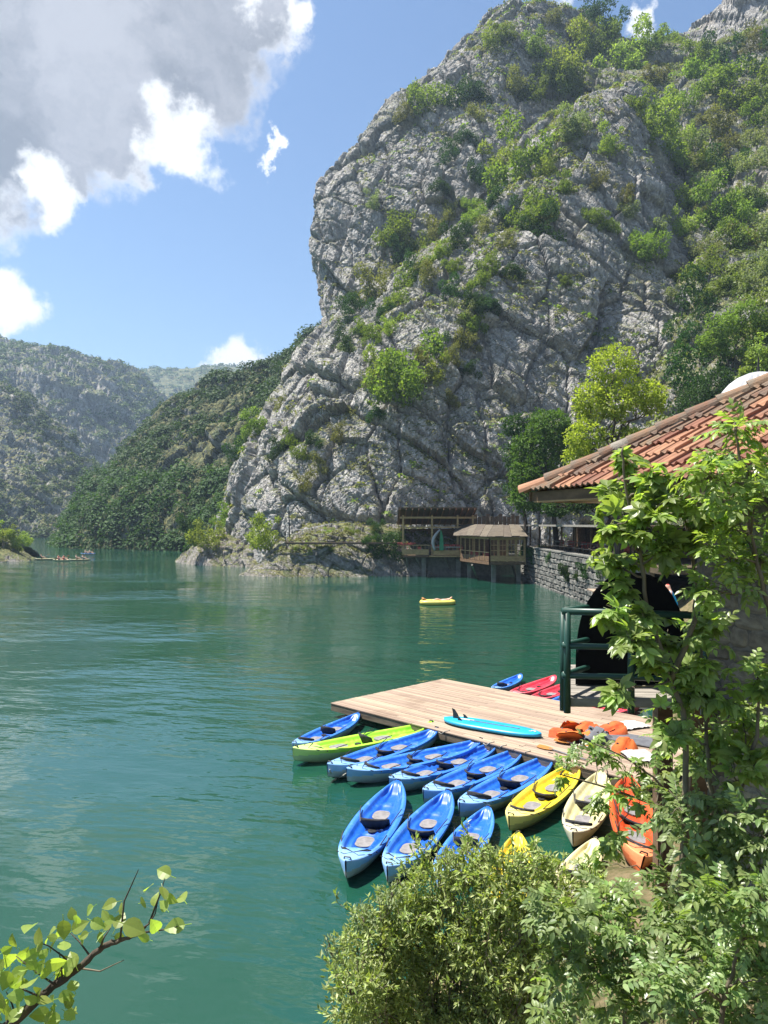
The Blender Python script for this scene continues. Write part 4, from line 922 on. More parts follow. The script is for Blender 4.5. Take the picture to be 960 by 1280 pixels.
# small hut behind, path rail, lamp pole
ht = thing('plank_fence', 'dark plank fence between the pavilion and the trees', 'fence')
for k in range(12): MB().bar((X(594)+k*.5, 92, 3.6), (X(594)+k*.5, 92, 7.0+.2*math.sin(k*2)), .42, .06).build('plank', M_oldwood, ht)
pr = thing('path_railing', 'thin wire railing beside the cliff path', 'railing')
rp = [P_(360, 663, 96), P_(378, 662, 95.5), P_(395, 659, 95), P_(412, 655, 95), P_(440, 652, 96)]
for p in rp: MB().tube([p+Vector((0, 0, -1.2)), p], .05, 6).build('post', M_alu, pr)
MB().tube(rp, .035, 6).build('rail', M_alu, pr); MB().tube([p-Vector((0, 0, .5)) for p in rp], .03, 6).build('rail', M_alu, pr)
wk = thing('plank_walkway', 'brown timber edge of the walkway along the rocky point', 'walkway')
MB().bar(P_(356, 679, 88.0), P_(503, 679, 88.6), .5, .22).build('edge_beam', M_tileold, wk)
lp = thing('lamp_post', 'slender black lamp post with angled arm on the point', 'lamp post')
MB().tube([P_(362, 672, 93), P_(361, 632, 93)], .07, 8).build('post', M_rubber, lp)
MB().tube([P_(361, 632, 93), P_(366, 628, 93), P_(378, 644, 93)], .06, 6).build('arm', M_rubber, lp)
MB().box(P_(360, 635, 93), (.3, .3, .55), bev=.06).build('lamp_head', M_white, lp)

# ------------------------------------------------------------------ mill house: stone walls, tiled hip roof
hx, hy, hz = 2.09, 11.0, 6.49
e = Vector((.35, -.937, 0)); f = Vector((.937, .35, 0)); tp = math.tan(R(31.2))
mh = thing('mill_house', 'stone house with orange clay tiled hip roof beside the lake', 'house', (hx, hy, 0))
rfo = MB()
EL, DP = 7.2, 3.3
def rp3(a, b): return e*a+f*b+Vector((0, 0, hz+b*tp))
und = Vector((0, 0, -.1))
hip = lambda s: (e+f)*s+Vector((0, 0, hz+s*tp))
# main face (eave along e, rising along f), and the two other faces
v0 = [rp3(0, 0), rp3(EL, 0), rp3(EL, DP), hip(DP), e*0+f*EL+Vector((0, 0, hz)), e*DP+f*EL+Vector((0, 0, hz+DP*tp))]
rfo.add([p+Vector((0, 0, -.06)) for p in v0]+[p+und for p in v0], [(0, 1, 2, 3), (0, 3, 5, 4), (9, 8, 7, 6), (10, 11, 9, 6), (0, 6, 7, 1), (0, 4, 10, 6), (1, 7, 8, 2), (2, 8, 9, 3), (3, 9, 11, 5), (4, 5, 11, 10)])
roof = rfo.build('roof', M_oldwood, mh)
def tile_mesh(seed):
    g = random.Random(seed); nu_, W_, L_ = 13, .262, .42; b = MB(); vs = []
    for j, (yy, dz) in enumerate(((0, .0), (L_, -.012))):
        for th in (0, -.022):
            for i in range(nu_):
                u_ = i/(nu_-1); z = .018*math.cos(u_*4*math.pi)+(.012 if u_ > .93 else 0)
                vs.append((u_*W_-W_/2, yy, z+dz+th))
    fs = []
    for i in range(nu_-1):
        fs += [(i, i+1, 2*nu_+i+1, 2*nu_+i), (nu_+i+1, nu_+i, 3*nu_+i, 3*nu_+i+1), (i+1, i, nu_+i, nu_+i+1)]
    fs += [(0, 2*nu_, 3*nu_, nu_), (nu_-1, 2*nu_-1, 4*nu_-1, 3*nu_-1)]
    return b.add(vs, fs).mesh('tile', M_tile)
TM = [tile_mesh(1)]; TMo = TM[0].copy(); TMo.materials.clear(); TMo.materials.append(M_tileold)
sl_ = math.atan(tp); exp_ = .335; wti = .247
up = (f*math.cos(sl_)+Vector((0, 0, math.sin(sl_)))); nrm = e.cross(up).normalized()
if nrm.z < 0: nrm = -nrm
xa = up.cross(nrm)
g = random.Random(4); nt = 0
for r_ in range(12):
    for k in range(30):
        a = k*wti+.05; b = r_*exp_*math.cos(sl_)-.06
        if b+.12 > a or a > EL or b > DP-.2 or nt >= 300: continue
        q = xa*g.uniform(-.012, .012)+nrm*g.uniform(0, .014)
        Mx = Matrix((xa, up, nrm)).transposed().to_4x4() @ Matrix.Rotation(R(-4.2)+g.uniform(-.02, .02), 4, 'X') @ Matrix.Rotation(g.uniform(-.025, .025), 4, 'Z')
        Mx.translation = rp3(a, b)+nrm*.05+q
        old = (a-b) < .75+g.random()*.35 and (a > 1.0 or g.random() < .6) or g.random() < .06
        o = link('tile', TMo if old else TM[0], roof); o.matrix_local = Mx; nt += 1
# hip caps bedded in mortar
hd = (hip(1)-hip(0)).normalized(); hs = Vector((-hd.y, hd.x, 0)).normalized(); hn = hd.cross(hs)
if hn.z < 0: hn = -hn
def cap_mesh(mat):
    b = MB(); vs = []
    for yy, rr in ((0, .15), (.12, .138), (.42, .118)):
        for th in (0, .02):
            for i in range(9):
                an = math.pi*i/8; vs.append((math.cos(an)*(rr-th), yy, math.sin(an)*(rr-th)*.85))
    fs = []
    for j in range(2):
        for i in range(8):
            o_ = j*18; fs += [(o_+i, o_+i+1, o_+18+i+1, o_+18+i), (o_+9+i+1, o_+9+i, o_+27+i, o_+27+i+1)]
    for i in range(8): fs += [(i+1, i, 9+i, 9+i+1), (36+i, 36+i+1, 45+i+1, 45+i)]
    return b.add(vs, fs).mesh('ridge_tile', mat)
cmo, cmn = cap_mesh(M_tileold), cap_mesh(M_tile)
Mh = Matrix((hs, hd, hn)).transposed()
for k in range(12):
    p = hip(-.08+k*.262)+Vector((0, 0, .0))
    Mx = (Mh @ Euler((g.uniform(-.04, .02), 0, g.uniform(-.06, .06))).to_matrix()).to_4x4(); Mx.translation = p
    link('ridge_tile', cmn if k == 0 else cmo, roof).matrix_local = Mx
mo = MB(); pts = [hip(s_)+Vector((g.uniform(-.02, .02), g.uniform(-.02, .02), .01+g.uniform(-.015, .03))) for s_ in np.linspace(.25, DP, 22)]; pts = [p_-Vector((0, 0, .04)) for p_ in pts]
mo.tube(pts, [.105+g.uniform(-.03, .03) for _ in pts], 9).build('mortar_bed', M_mortar, roof, smooth=True)
# soffit boards, fascia and rafters under the eaves
inset = .62
for k in range(4):
    MB().bar(e*.1+f*(.08+k*.17)+Vector((0, 0, hz-.17)), e*EL+f*(.08+k*.17)+Vector((0, 0, hz-.17)), .155, .025).build('soffit_board', M_timber, mh)
MB().bar(e*-.02+f*.02+Vector((0, 0, hz-.1)), e*EL+f*.02+Vector((0, 0, hz-.1)), .04, .13).build('fascia', M_oldwood, mh)
MB().bar(f*-.02+e*.02+Vector((0, 0, hz-.1)), f*EL+e*.02+Vector((0, 0, hz-.1)), .04, .13).build('fascia', M_oldwood, mh)
for k in range(4):
    MB().bar(f*.2+e*(.10+k*.17)+Vector((0, 0, hz-.17)), f*EL+e*(.10+k*.17)+Vector((0, 0, hz-.17)), .155, .025).build('soffit_board', M_timber, mh)
# walls: the front one in single stones
def L2(a, b): return Vector((0, 0, 0))+e*a+f*b
wa, wb = 1.45, 1.72
c0, c1, c2_ = L2(wa, wb), L2(EL, wb), L2(wa, EL)
MB().bar(c0+f*.175+Vector((0, 0, 3.3)), c1+f*.175+Vector((0, 0, 3.3)), .44, 6.2).build('wall', M_mortar, mh)
MB().bar(c0+e*.26+f*.5+Vector((0, 0, 3.3)), c2_+e*.26+Vector((0, 0, 3.3)), .44, 6.2).build('wall', M_mortar, mh)
stone_wall(mh, (c0.x, c0.y), (c1.x, c1.y), 1.6, 6.3, .34, .22, .15, M_stone, 31, 295)
stone_wall(mh, (c0.x, c0.y), (c2_.x, c2_.y), 3.4, 6.2, .5, .3, .17, M_stone, 37, 120)
# ribbed white cowl behind the roof
dm = thing('metal_dome', 'white ribbed metal dome roof with thin finial behind the hip tiles', 'dome', at(948, 494, 14.5))
MB().lathe([(.74, -.12), (.70, -.05), (.60, .10), (.50, .22), (.36, .33), (.18, .41), (.04, .44)], 96, rib=.045, ribs=24).build('dome', M_white, dm, smooth=False)
MB().lathe([(.60, -2.6), (.60, -.1)], 24).build('drum', M_conc, dm)
MB().tube([(0, 0, .42), (0, 0, .72)], [.03, .012], 8).build('finial', M_rubber, dm)

# ------------------------------------------------------------------ tarpaulin hood platform with green railing
pf = thing('timber_platform', 'weathered timber platform under the black tarpaulin hood', 'platform')
zP = wz(868, 9.4)
for k in range(9):
    y = 9.45+k*.24; MB().bar((2.22+.07*k, y, zP-.05), (5.4, y, zP-.05), .225, .07, bev=.01).build('plank', M_greywood, pf)
MB().bar((2.2, 9.38, zP-.075), (5.4, 9.2, zP-.075), .12, .12, bev=.015).build('edge_beam', M_greywood, pf)
for x in (4.0, 5.1): MB().bar((x, 10.3, -.5), (x, 9.7, zP-.1), .22, .22).build('post', M_oldwood, pf)
for x in (4.1, 5.2): MB().bar((x, 11.3, -.5), (x, 11.3, zP-.1), .22, .22).build('post', M_oldwood, pf)
rl = thing('green_railing', 'dark green tubular steel railing round the tarpaulin hood', 'railing')
Q = [P_(709, 764, 9.3), P_(789, 766, 9.3), P_(880, 770, 9.2)]; Bk = [P_(748, 757, 10.3), P_(776, 752, 11.3)]
for p in Q+[P_(704, 764, 9.42)]+Bk: MB().tube([(p.x, p.y, zP-.2), (p.x, p.y, p.z)], .042, 10).build('post', M_rail, rl, smooth=True)
for dz in (0, -.42, -.78):
    MB().tube([p+Vector((-.06 if i == 0 else 0, 0, dz)) for i, p in enumerate(Q)], .043 if dz == 0 else .036, 10).build('rail', M_rail, rl, smooth=True)
    MB().tube([Q[0]+Vector((-.03, .06, dz)), Bk[0]+Vector((0, 0, dz)), Bk[1]+Vector((0, 0, dz))], .036, 10).build('rail', M_rail, rl, smooth=True)
hd0 = thing('tarpaulin_hood', 'large black arched tarpaulin hood on the platform behind the green railing', 'hood', (P_(793, 868, 10.0).x, 10.0, zP))
hw_, hh_ = .76, 1.40; nA_ = 26; prof = []
for k in range(nA_+1):
    a_ = math.pi*k/nA_; cx_, sx_ = -math.cos(a_), math.sin(a_)
    prof.append((hw_*math.copysign(abs(cx_)**.85, cx_), hh_*abs(sx_)**(.62 if cx_ < 0 else .95)))
def vault(y0, y1, grow, name, mat, sag=0.0, parent=hd0):
    b = MB(); nY = 7; vs = []
    for j in range(nY):
        y = y0+(y1-y0)*j/(nY-1)
        for k, (x, z) in enumerate(prof):
            q = 1+grow-sag*math.sin(math.pi*((j*2.0/(nY-1)) % 1.0))*.5
            vs.append((x*q+.33*y, y, max(z*q+.015*math.sin(k*1.7+j*2.3)*(sag > 0), 0)))
    n1 = nA_+1; fs = [(j*n1+k, (j+1)*n1+k, (j+1)*n1+k+1, j*n1+k+1) for j in range(nY-1) for k in range(nA_)]
    fs += [tuple(range(n1)), tuple((nY-1)*n1+k for k in range(n1))[::-1]]
    return b.add(vs, fs).build(name, mat, parent)
vault(.0, .66, 0, 'cover', M_tarp, .035)
for y in (-.03, .29, .61): vault(y, y+.07, .008, 'hoop', M_tarp)
MB().box((0, -.045, .93), (1.36, .03, .05)).build('seam', M_tarp, hd0)
MB().box((0, -.05, .45), (1.5, .03, .06)).build('seam', M_tarp, hd0)
bd = thing('board_canopy', 'pale plank canopy on thin posts behind the tarpaulin hood', 'canopy')
bc_ = P_(762, 738, 26)
for k in range(4): MB().box(bc_+Vector((0, -.3+k*.21, 0)), (1.3, .2, .05), bev=.008).build('plank', M_deck, bd)
for x in (-.5, .5): MB().bar(bc_+Vector((x, .1, -1.5)), bc_+Vector((x, .1, -.02)), .07, .07).build('post', M_oldwood, bd)
qy = MB().box((13.2, 26.5, 1.1), (8.6, 5, 2.3), bev=.05).mesh('quay', M_conc); tag(link('quay', qy), 'low concrete landing behind the mill house', kind='structure')

# ------------------------------------------------------------------ dock
dA = Vector((-1.67, 23.9, 0)); du = Vector((.70, -.714, 0)).normalized(); dv_ = Vector((-du.y, du.x, 0)); dz0 = .42
dk = thing('floating_dock', 'pale timber plank dock floating on the lake', 'dock', dA, math.atan2(du.y, du.x))
DL, DW, pw = 10.4, 5.3, .1395
lens = [3.9, 4.0, 2.6, 5.1, 3.1]
pmesh = {}
def plank(L):
    k = round(L, 2)
    if k not in pmesh: pmesh[k] = MB().box((0, 0, 0), (k, pw-.012, .035), bev=.005).mesh('plank', M_deck)
    return pmesh[k]
for i in range(38):
    x = 0; j = i % 3
    while x < DL-.05:
        L = min((3.47, 5.2, 2.6)[j] if x == 0 else 3.47, DL-x); 
        link('plank', plank(L-.008), dk, (x+L/2, (i+.5)*DW/38, dz0+random.uniform(-.003, .004)), (0, 0, random.uniform(-.001, .001))); x += L; j += 1
for y in (.08, DW-.08): MB().box((DL/2, y, dz0-.13), (DL, .12, .2), bev=.01).build('side_beam', M_deckside, dk)
for x in (.08, DL-.08): MB().box((x, DW/2, dz0-.13), (.12, DW-.3, .2), bev=.01).build('end_beam', M_deckside, dk)
for x in np.linspace(1, DL-1, 4):
    for y in (.8, DW-.8): MB().tube([(x-.45, y, .08), (x+.45, y, .08)], .26, 14).build('float', M_rubber, dk)
# wet footprint on the boards near the outer corner
# ------------------------------------------------------------------ kayaks
KL, KW = 4.2, .92
def kayak_meshes(two=True):
    ns, nr = 84, 33
    s = np.linspace(-1, 1, ns); r = np.linspace(-1, 1, nr)
    hw = KW/2*np.clip(1-np.abs(s)**2.5, 0, 1)**.72*(1-.10*np.clip(s, 0, 1)); hw[0] = hw[-1] = .015
    rimz = .30+.11*np.abs(s)**3.2
    sm = lambda a, b, x: (lambda q: q*q*(3-2*q))(np.clip((x-a)/(b-a), 0, 1))
    SS, RR = np.meshgrid(s, r, indexing='ij')
    cock = sm(-.67, -.58, SS)*(1-sm(.78, .92, SS))*(1-sm(.60, .82, np.abs(RR)))
    dpt = .145*cock-.05*sm(.30, .44, np.abs(RR))*cock
    for sc_ in ((-.14, .56) if two else (.22,)): dpt -= .055*np.exp(-((SS-sc_)/.045)**4)*np.exp(-(RR/.34)**4)*cock
    seats = ((-.46, .0), (.16, .0)) if two else ((-.2, .0),)
    for sc_, _ in seats:
        q = np.exp(-((SS-sc_)/.15)**4)*np.exp(-(RR/.62)**6); dpt -= .075*q*cock
        dpt += .03*np.exp(-((SS-sc_)/.075)**2)*np.exp(-(RR/.36)**2)*cock
    for sc_ in np.linspace(.40, .62, 4): dpt -= .045*np.exp(-((SS-sc_)/.016)**2)*sm(.42, .60, np.abs(RR))*cock
    for sc_ in np.linspace(-.20, .0, 4): dpt -= .045*np.exp(-((SS-sc_)/.016)**2)*sm(.42, .60, np.abs(RR))*cock
    dome = .035*(1-RR**2)*(1-cock)
    groove = .018*np.exp(-((np.abs(RR)-.9)/.05)**2)
    Zt = rimz[:, None]-dpt+dome+groove
    top = np.stack([SS*KL/2, RR*hw[:, None], Zt], -1)
    keel = .02+.0*s; kz = -.10+.22*np.abs(s)**3.0
    Zb = kz[:, None]+(rimz[:, None]-.03-kz[:, None])*np.abs(RR)**2.6+.02*np.cos(RR*9)*(1-np.abs(SS)**2)*.6
    bot = np.stack([SS*KL/2*(1-.02*(1-np.abs(RR))), RR*hw[:, None]*1.012, Zb], -1)
    ft = gridfaces(ns, nr)[:, ::-1]; fc = RR[:-1, :-1]+(r[1]-r[0])/2
    fmv = (np.abs(fc) > .78).ravel().astype(int)
    stern = (SS[:-1, :-1] < -.66).ravel(); fmv[stern] = 1
    deck = mesh_np('deck', top.reshape(-1, 3), ft, None, True, mats=[MATS['blue_plastic'], MATS['blue_plastic_rim']], fm=fmv)
    b2 = bot.reshape(-1, 3); n0 = ns*nr
    rim_top = top.copy(); rim_top[..., 1] *= 1.012
    # hull: bottom sheet plus the strip that joins it to the deck edge
    vs = np.concatenate([b2, rim_top[:, 0], rim_top[:, -1]]); i = np.arange(ns-1)
    l1 = np.stack([i*nr, (i+1)*nr, n0+i+1, n0+i], 1); l2 = np.stack([i*nr+nr-1, n0+ns+i, n0+ns+i+1, (i+1)*nr+nr-1], 1)
    hf = np.concatenate([gridfaces(ns, nr), l1, l2]); hm = np.zeros(len(hf), int)
    zc = vs[hf][:, :, 2].mean(1); hm[zc > .235] = 1
    hull = mesh_np('hull', vs, hf, None, True, mats=[MATS['pale_hull'], MATS['blue_plastic_rim']], fm=hm)
    return deck, hull, [a*KL/2 for a, _ in seats]
K2, K1 = kayak_meshes(True), kayak_meshes(False)
# seat: bent backrest pad with side straps, foam pad
bk = MB(); vs = []
for i in range(9):
    an = -1.05+2.1*i/8; h_ = .24-.07*(abs(an)/1.05)**2
    for zz in (.0, .13, h_):
        for th in (0, .045): vs.append((-.30*math.cos(an)*.62+.10-th*math.cos(an)-.30*zz, .29*math.sin(an), zz))
fs = []
for i in range(8):
    a = i*6; b = a+6
    fs += [(a, b, b+2, a+2), (a+2, b+2, b+4, a+4), (a+1, a+3, b+3, b+1), (a+3, a+5, b+5, b+3), (a+4, b+4, b+5, a+5), (a, a+1, b+1, b)]
fs += [(0, 2, 3, 1), (2, 4, 5, 3), (48, 49, 51, 50), (50, 51, 53, 52)]
ME_back = bk.add(vs, fs).mesh('backrest', M_fabric, True)
sq = MB(); n_ = 18; vs = [(0, 0, .014)]+[(.235*math.copysign(abs(math.cos(a))**.7, math.cos(a)), .165*math.copysign(abs(math.sin(a))**.7, math.sin(a)), .012) for a in np.linspace(0, 2*math.pi, n_, endpoint=False)]+[(.24*math.cos(a), .17*math.sin(a), -.02) for a in np.linspace(0, 2*math.pi, n_, endpoint=False)]
fs = [(0, 1+i, 1+(i+1) % n_) for i in range(n_)]+[(1+i, 1+n_+i, 1+n_+(i+1) % n_, 1+(i+1) % n_) for i in range(n_)]
ME_pad = sq.add(vs, fs).mesh('seat_pad', M_padgrey)
ME_strap = MB().tube([(-.05, .30, .12), (.18, .37, .20), (.42, .41, .245)], .011, 5).mesh('strap', M_rubber)
ME_cord = MB().tube([(-1.36, -.36, .30), (-1.46, -.2, .372), (-1.75, .12, .385), (-1.56, .31, .34)], .012, 5).tube([(-1.36, .36, .30), (-1.46, .2, .372), (-1.75, -.12, .385), (-1.56, -.31, .34)], .012, 5).mesh('bungee_cord', M_rubber)
ME_hand = MB().tube([(-.06, -.06, 0), (-.03, -.05, .05), (-.03, .05, .05), (-.06, .06, 0)], .014, 6).mesh('carry_handle', M_rubber)
ME_hatch = MB().lathe([(.085, 0), (.085, .016), (.06, .022), (.01, .024)], 16).mesh('hatch', M_rubber)
ME_scup = MB().lathe([(.028, 0), (.028, .006)], 10).mesh('scupper', M_rubber)
def setmat(o, mats):
    for i, mm in enumerate(mats): o.material_slots[i].link = 'OBJECT'; o.material_slots[i].material = mm
def kayak(a, b, col, label, z=.0, zb=None, two=True, roll=0.0, back=True, group=None, L=None):
    """a: stern end in the photo, b: bow end; both stood on the waterline"""
    p = Vector(ground(a[0], a[1], z+.3)); q = Vector(ground(b[0], b[1], (zb if zb is not None else z)+.3)); dd = q-p
    sc_ = (L or (p-q).length)/KL
    mid = (p+q)/2-Vector((0, 0, .3)); o = thing('kayak', label, 'kayak', mid, math.atan2(dd.y, dd.x), group)
    o.rotation_euler = (roll, -math.atan2(dd.z, math.hypot(dd.x, dd.y)), math.atan2(dd.y, dd.x)); o.scale = (sc_,)*3
    dk_, hl_, st_ = K2 if two else K1; m3 = HULL[col]
    dd_ = link('deck', dk_, o); setmat(dd_, [m3[0], m3[1]])
    h_ = link('hull', hl_, o); setmat(h_, [m3[2], m3[1]])
    for x in st_:
        link('seat_pad', ME_pad, dd_, (x+.12, 0, .236))
        if back:
            br = link('backrest', ME_back, o, (x-.31, 0, .215), (0, random.uniform(-.75, .0), random.uniform(-.12, .12)), 1.1); link('strap', ME_strap, o, (x-.30, 0, .15)); link('strap', ME_strap, o, (x-.30, 0, .15), None, (1, -1, 1))
    link('bungee_cord', ME_cord, o)
    link('carry_handle', ME_hand, o, (KL/2-.04, 0, .40)); link('carry_handle', ME_hand, o, (-KL/2+.06, 0, .41), (0, 0, math.pi))
    link('hatch', ME_hatch, dd_, (-.29 if two else .46, 0, .212))
    for x in (-.2, .9):
        for y in (-.16, .16): link('scupper', ME_scup, dd_, (x, y, .168))
    return o
kayak((366, 932), (449, 893), 'blue', 'blue kayak floating beyond the lime green one')
kayak((366, 942), (542, 908), 'green', 'lime green kayak moored with its bow at the dock corner', back=True)
kayak((409, 962), (548, 915), 'blue', 'blue kayak moored right beside the lime green one')
kayak((433, 967), (604, 929), 'blue', 'blue kayak second from the lime green one along the dock')
kayak((486, 978), (622, 932), 'blue', 'blue kayak in the middle of the moored row, third from the lime green one')
kayak((529, 994), (653, 939), 'blue', 'blue kayak two places from the yellow one in the moored row')
kayak((574, 1011), (690, 948), 'blue', 'blue kayak moored right next to the yellow one')
kayak((636, 1027), (721, 957), 'yellow', 'yellow kayak moored between the blue row and the cream one')
kayak((716, 1046), (752, 967), 'cream', 'cream kayak aground against the end of the dock', z=.08)
kayak((797, 1078), (781, 974), 'orange', 'orange kayak pulled up under the branches', z=.35, roll=R(14))
kayak((432, 1086), (498, 981), 'blue', 'blue kayak drifting loose at the outer edge of the second row')
kayak((484, 1090), (561, 992), 'blue', 'blue kayak in the second row half hidden by the bush')
kayak((548, 1098), (611, 1009), 'blue', 'blue kayak in the second row mostly covered by leaves')
kayak((628, 1145), (648, 1040), 'yellow', 'yellow kayak buried in the leaves of the bush')
kayak((690, 1130), (745, 1045), 'cream', 'cream kayak lying on the bank under the branches', z=.2)
kayak((612, 861), (655, 840), 'blue', 'blue kayak moored at the far side of the dock, outermost', two=False, L=2.9)
kayak((640, 867), (692, 847), 'red', 'red kayak moored at the far side of the dock beside the outermost blue one', two=False, L=3.7)
kayak((668, 873), (716, 853), 'red', 'red kayak between a red and a blue one at the dock far side', two=False, L=3.7)
kayak((694, 878), (742, 859), 'blue', 'blue kayak moored between red ones at the far side of the dock', two=False, L=3.7)
kayak((716, 885), (772, 866), 'red', 'red kayak seen under the green railing, beside the blue one', two=False, L=3.2, back=False)
kayak((742, 892), (800, 873), 'red', 'red kayak nearest the bank behind the dock, under the green railing', two=False, L=3.2, back=False)
# mooring rope
tag(MB().tube([ground(412, 962, .34), ground(416, 972, .05), ground(424, 972, .02), ground(434, 966, .3)], .014, 6).build('mooring_rope', M_rope, smooth=True), 'pale rope looped between two moored blue kayaks', 'rope')

for k, (a, b) in enumerate([(548, 915), (604, 929), (622, 932), (653, 939), (690, 948), (721, 957)]):
    p = Vector(ground(a, b, .42)); q = dA+du*((p-dA).dot(du)+.15)+Vector((0, 0, dz0+.03)); md = (p+q)/2-Vector((0, 0, .06))
    tag(MB().tube([p, md, q, q+dv_*.18+du*.03], .011, 6).build('bow_line', M_rope, smooth=True), 'short pale bow line tying a moored kayak to the dock edge', 'rope', 'bow lines along the dock edge')
# paddle board lying fin-up on the dock
pa, pb_ = Vector(ground(555, 899, .50)), Vector(ground(677, 920, .50)); dd = pb_-pa
sb = thing('paddle_board', 'turquoise paddle board lying upside down on the dock with black fins', 'paddle board', (pa+pb_)/2, math.atan2(dd.y, dd.x))
sb.location.z = dz0+.03; sL = dd.length
ns, nr = 40, 14; vs = []; 
for i in range(ns):
    s = -1+2*i/(ns-1); hwid = .41*max(1-abs(s)**3.2, 0)**.62*(1-.06*s)+.004; lift = .10*max(0, abs(s)-.55)**1.5*2.2*(-1 if False else 0)
    for j in range(nr):
        a = 2*math.pi*j/nr; cx_, sy_ = math.cos(a), math.sin(a)
        vs.append((s*sL/2, hwid*math.copysign(abs(cx_)**.55, cx_), .075+.07*math.copysign(abs(sy_)**.55, sy_)*(1-.35*abs(s)**4)))
fs = [(i*nr+j, (i+1)*nr+j, (i+1)*nr+(j+1) % nr, i*nr+(j+1) % nr) for i in range(ns-1) for j in range(nr)]+[tuple(range(nr)), tuple((ns-1)*nr+j for j in range(nr))[::-1]]
MB().add(vs, fs).build('board', M_sup, sb, smooth=True)
MB().box((.1, .0, .149), (1.5, .055, .006), bev=.002).build('stripe', M_greymat, sb)
lg = MB(); 
for (x, y, sx, sy, an) in ((1.22, .03, .10, .05, .5), (1.30, -.02, .07, .04, -.6), (1.18, -.05, .08, .03, .2), (1.26, .07, .05, .025, 1.1)): lg.box((x, y, .1455), (sx, sy, .004), Matrix.Rotation(an, 3, 'Z'))
lg.build('logo', M_suplite, sb); 
MB().box((-.75, .02, .1475), (.42, .09, .004), Matrix.Rotation(.08, 3, 'Z')).build('print', M_suplite, sb)
def fin(h, l):
    pr = [(0, 0), (l, 0), (l*.72, h*.45), (l*.2, h*.92), (-l*.18, h), (-l*.02, h*.55)]
    b = MB(); k = len(pr); return b.add([(x, -.012, z) for x, z in pr]+[(x, .012, z) for x, z in pr], [tuple(range(k)), tuple(range(k, 2*k))[::-1]]+[(i, k+i, k+(i+1) % k, (i+1) % k) for i in range(k)])
fin(.26, .20).build('fin', M_rubber, sb, loc=(-sL/2+.30, 0, .14)); 
for y in (-.16, .16): fin(.10, .13).build('side_fin', M_rubber, sb, loc=(-sL/2+.55, y, .14))

# life jackets, paddles and mats piled on the dock end
def vest_mesh(mat):
    bm = bmesh.new(); n1, n2 = 14, 9; g = random.Random(2); grid = {}
    b = MB(); vs = []; 
    prof = [(-.30, .17), (-.24, .26), (-.12, .27), (.0, .24), (.10, .25), (.20, .22), (.27, .12)]
    for (x, hw_) in prof:
        for k in range(9):
            u_ = -1+k/4; th = .075*(1-abs(u_)**3)+.012
            vs.append((x, u_*hw_, th*(0.55 if abs(u_) < .12 else 1)))
    m_ = len(vs); vs += [(x, y, -.01) for x, y, z in vs]
    fs = [(i*9+j, i*9+j+1, (i+1)*9+j+1, (i+1)*9+j) for i in range(6) for j in range(8)]
    fs2 = [tuple(m_+q for q in f_[::-1]) for f_ in fs]
    b.add(vs, fs+fs2); bm.free(); me = b.mesh('vest', mat, True)
    bmm = bmesh.new(); bmm.from_mesh(me); bed = [e_ for e_ in bmm.edges if e_.is_boundary]
    bmesh.ops.bridge_loops(bmm, edges=bed) if False else None
    bmm.free(); return me
VO, VB = vest_mesh(M_orange), vest_mesh(M_greymat)
ME_belt = MB().box((-.02, 0, .05), (.035, .44, .03)).mesh('belt', M_rubber)
vests = [(703, 917, 0, 'orange'), (716, 912, .09, 'orange'), (725, 922, .05, 'orange'), (735, 916, .14, 'orange'), (712, 925, .14, 'orange'), (757, 913, .05, 'orange'), (768, 916, .1, 'orange'), (745, 918, .04, 'black'), (752, 923, .09, 'black'), (738, 925, .16, 'black'), (782, 935, .03, 'orange')]
for i, (a, b, z, cl) in enumerate(vests):
    p = ground(a, b, dz0+.1)
    o = thing('life_jacket', 'orange life jacket in the heap on the dock' if cl == 'orange' else 'dark grey life jacket among the orange ones on the dock', 'life jacket', (p[0], p[1], dz0+.04+z), 0, 'orange life jackets heaped on the dock' if cl == 'orange' else 'dark life jackets heaped on the dock')
    o.rotation_euler = (random.uniform(-.6, .6), random.uniform(-.6, .6), random.uniform(0, 6.28)); o.scale = (1.15,)*3
    link('vest', VO if cl == 'orange' else VB, o); link('belt', ME_belt, o, scale=(1, 1, .9))
def paddle(p, q, label, z):
    p, q = Vector(p), Vector(q); p.z = q.z = z; o = thing('paddle', label, 'paddle', p, math.atan2((q-p).y, (q-p).x), 'paddles lying on the dock'); L = (q-p).length
    MB().tube([(.35, 0, .03), (L, 0, .03)], .017, 8).build('shaft', M_alu, o, smooth=True)
    b = MB(); pr = [(0, .03), (.03, .085), (.14, .11), (.30, .10), (.42, .05), (.46, .02)]
    vs = [(x, y*1.2, .03+.02*(1-abs(y)/.11)) for x, y in pr]+[(x, -y*1.2, .05-.02) for x, y in pr]; k = len(pr)
    vs += [(x, y, z_-.012) for x, y, z_ in vs]
    fs = [(i, i+1, k+i+1, k+i) for i in range(k-1)]+[(2*k+i, 3*k+i, 3*k+i+1, 2*k+i+1) for i in range(k-1)]+[(i, 2*k+i, 2*k+i+1, i+1) for i in range(k-1)]+[(k+i, k+i+1, 3*k+i+1, 3*k+i) for i in range(k-1)]
    b.add(vs, fs).build('blade', M_blade, o)
paddle(ground(673, 934, dz0), ground(735, 953, dz0), 'paddle with amber blade on the dock boards at the very edge', dz0+.02)
paddle(ground(694, 928, dz0), ground(768, 947, dz0), 'paddle with amber blade leaning on the life jacket heap', dz0+.06)
paddle(ground(722, 934, dz0), ground(790, 944, dz0), 'paddle with amber blade lying between heap and folded mat', dz0+.04)
mtp = ground(792, 925, dz0+.05)
tag(MB().box((0, 0, 0), (1.5, .8, .06), bev=.025).build('folded_mat', M_greymat, loc=(mtp[0], mtp[1], dz0+.06), rot=(0, .02, R(-35))), 'dark grey folded mat beside the life jackets', 'mat')
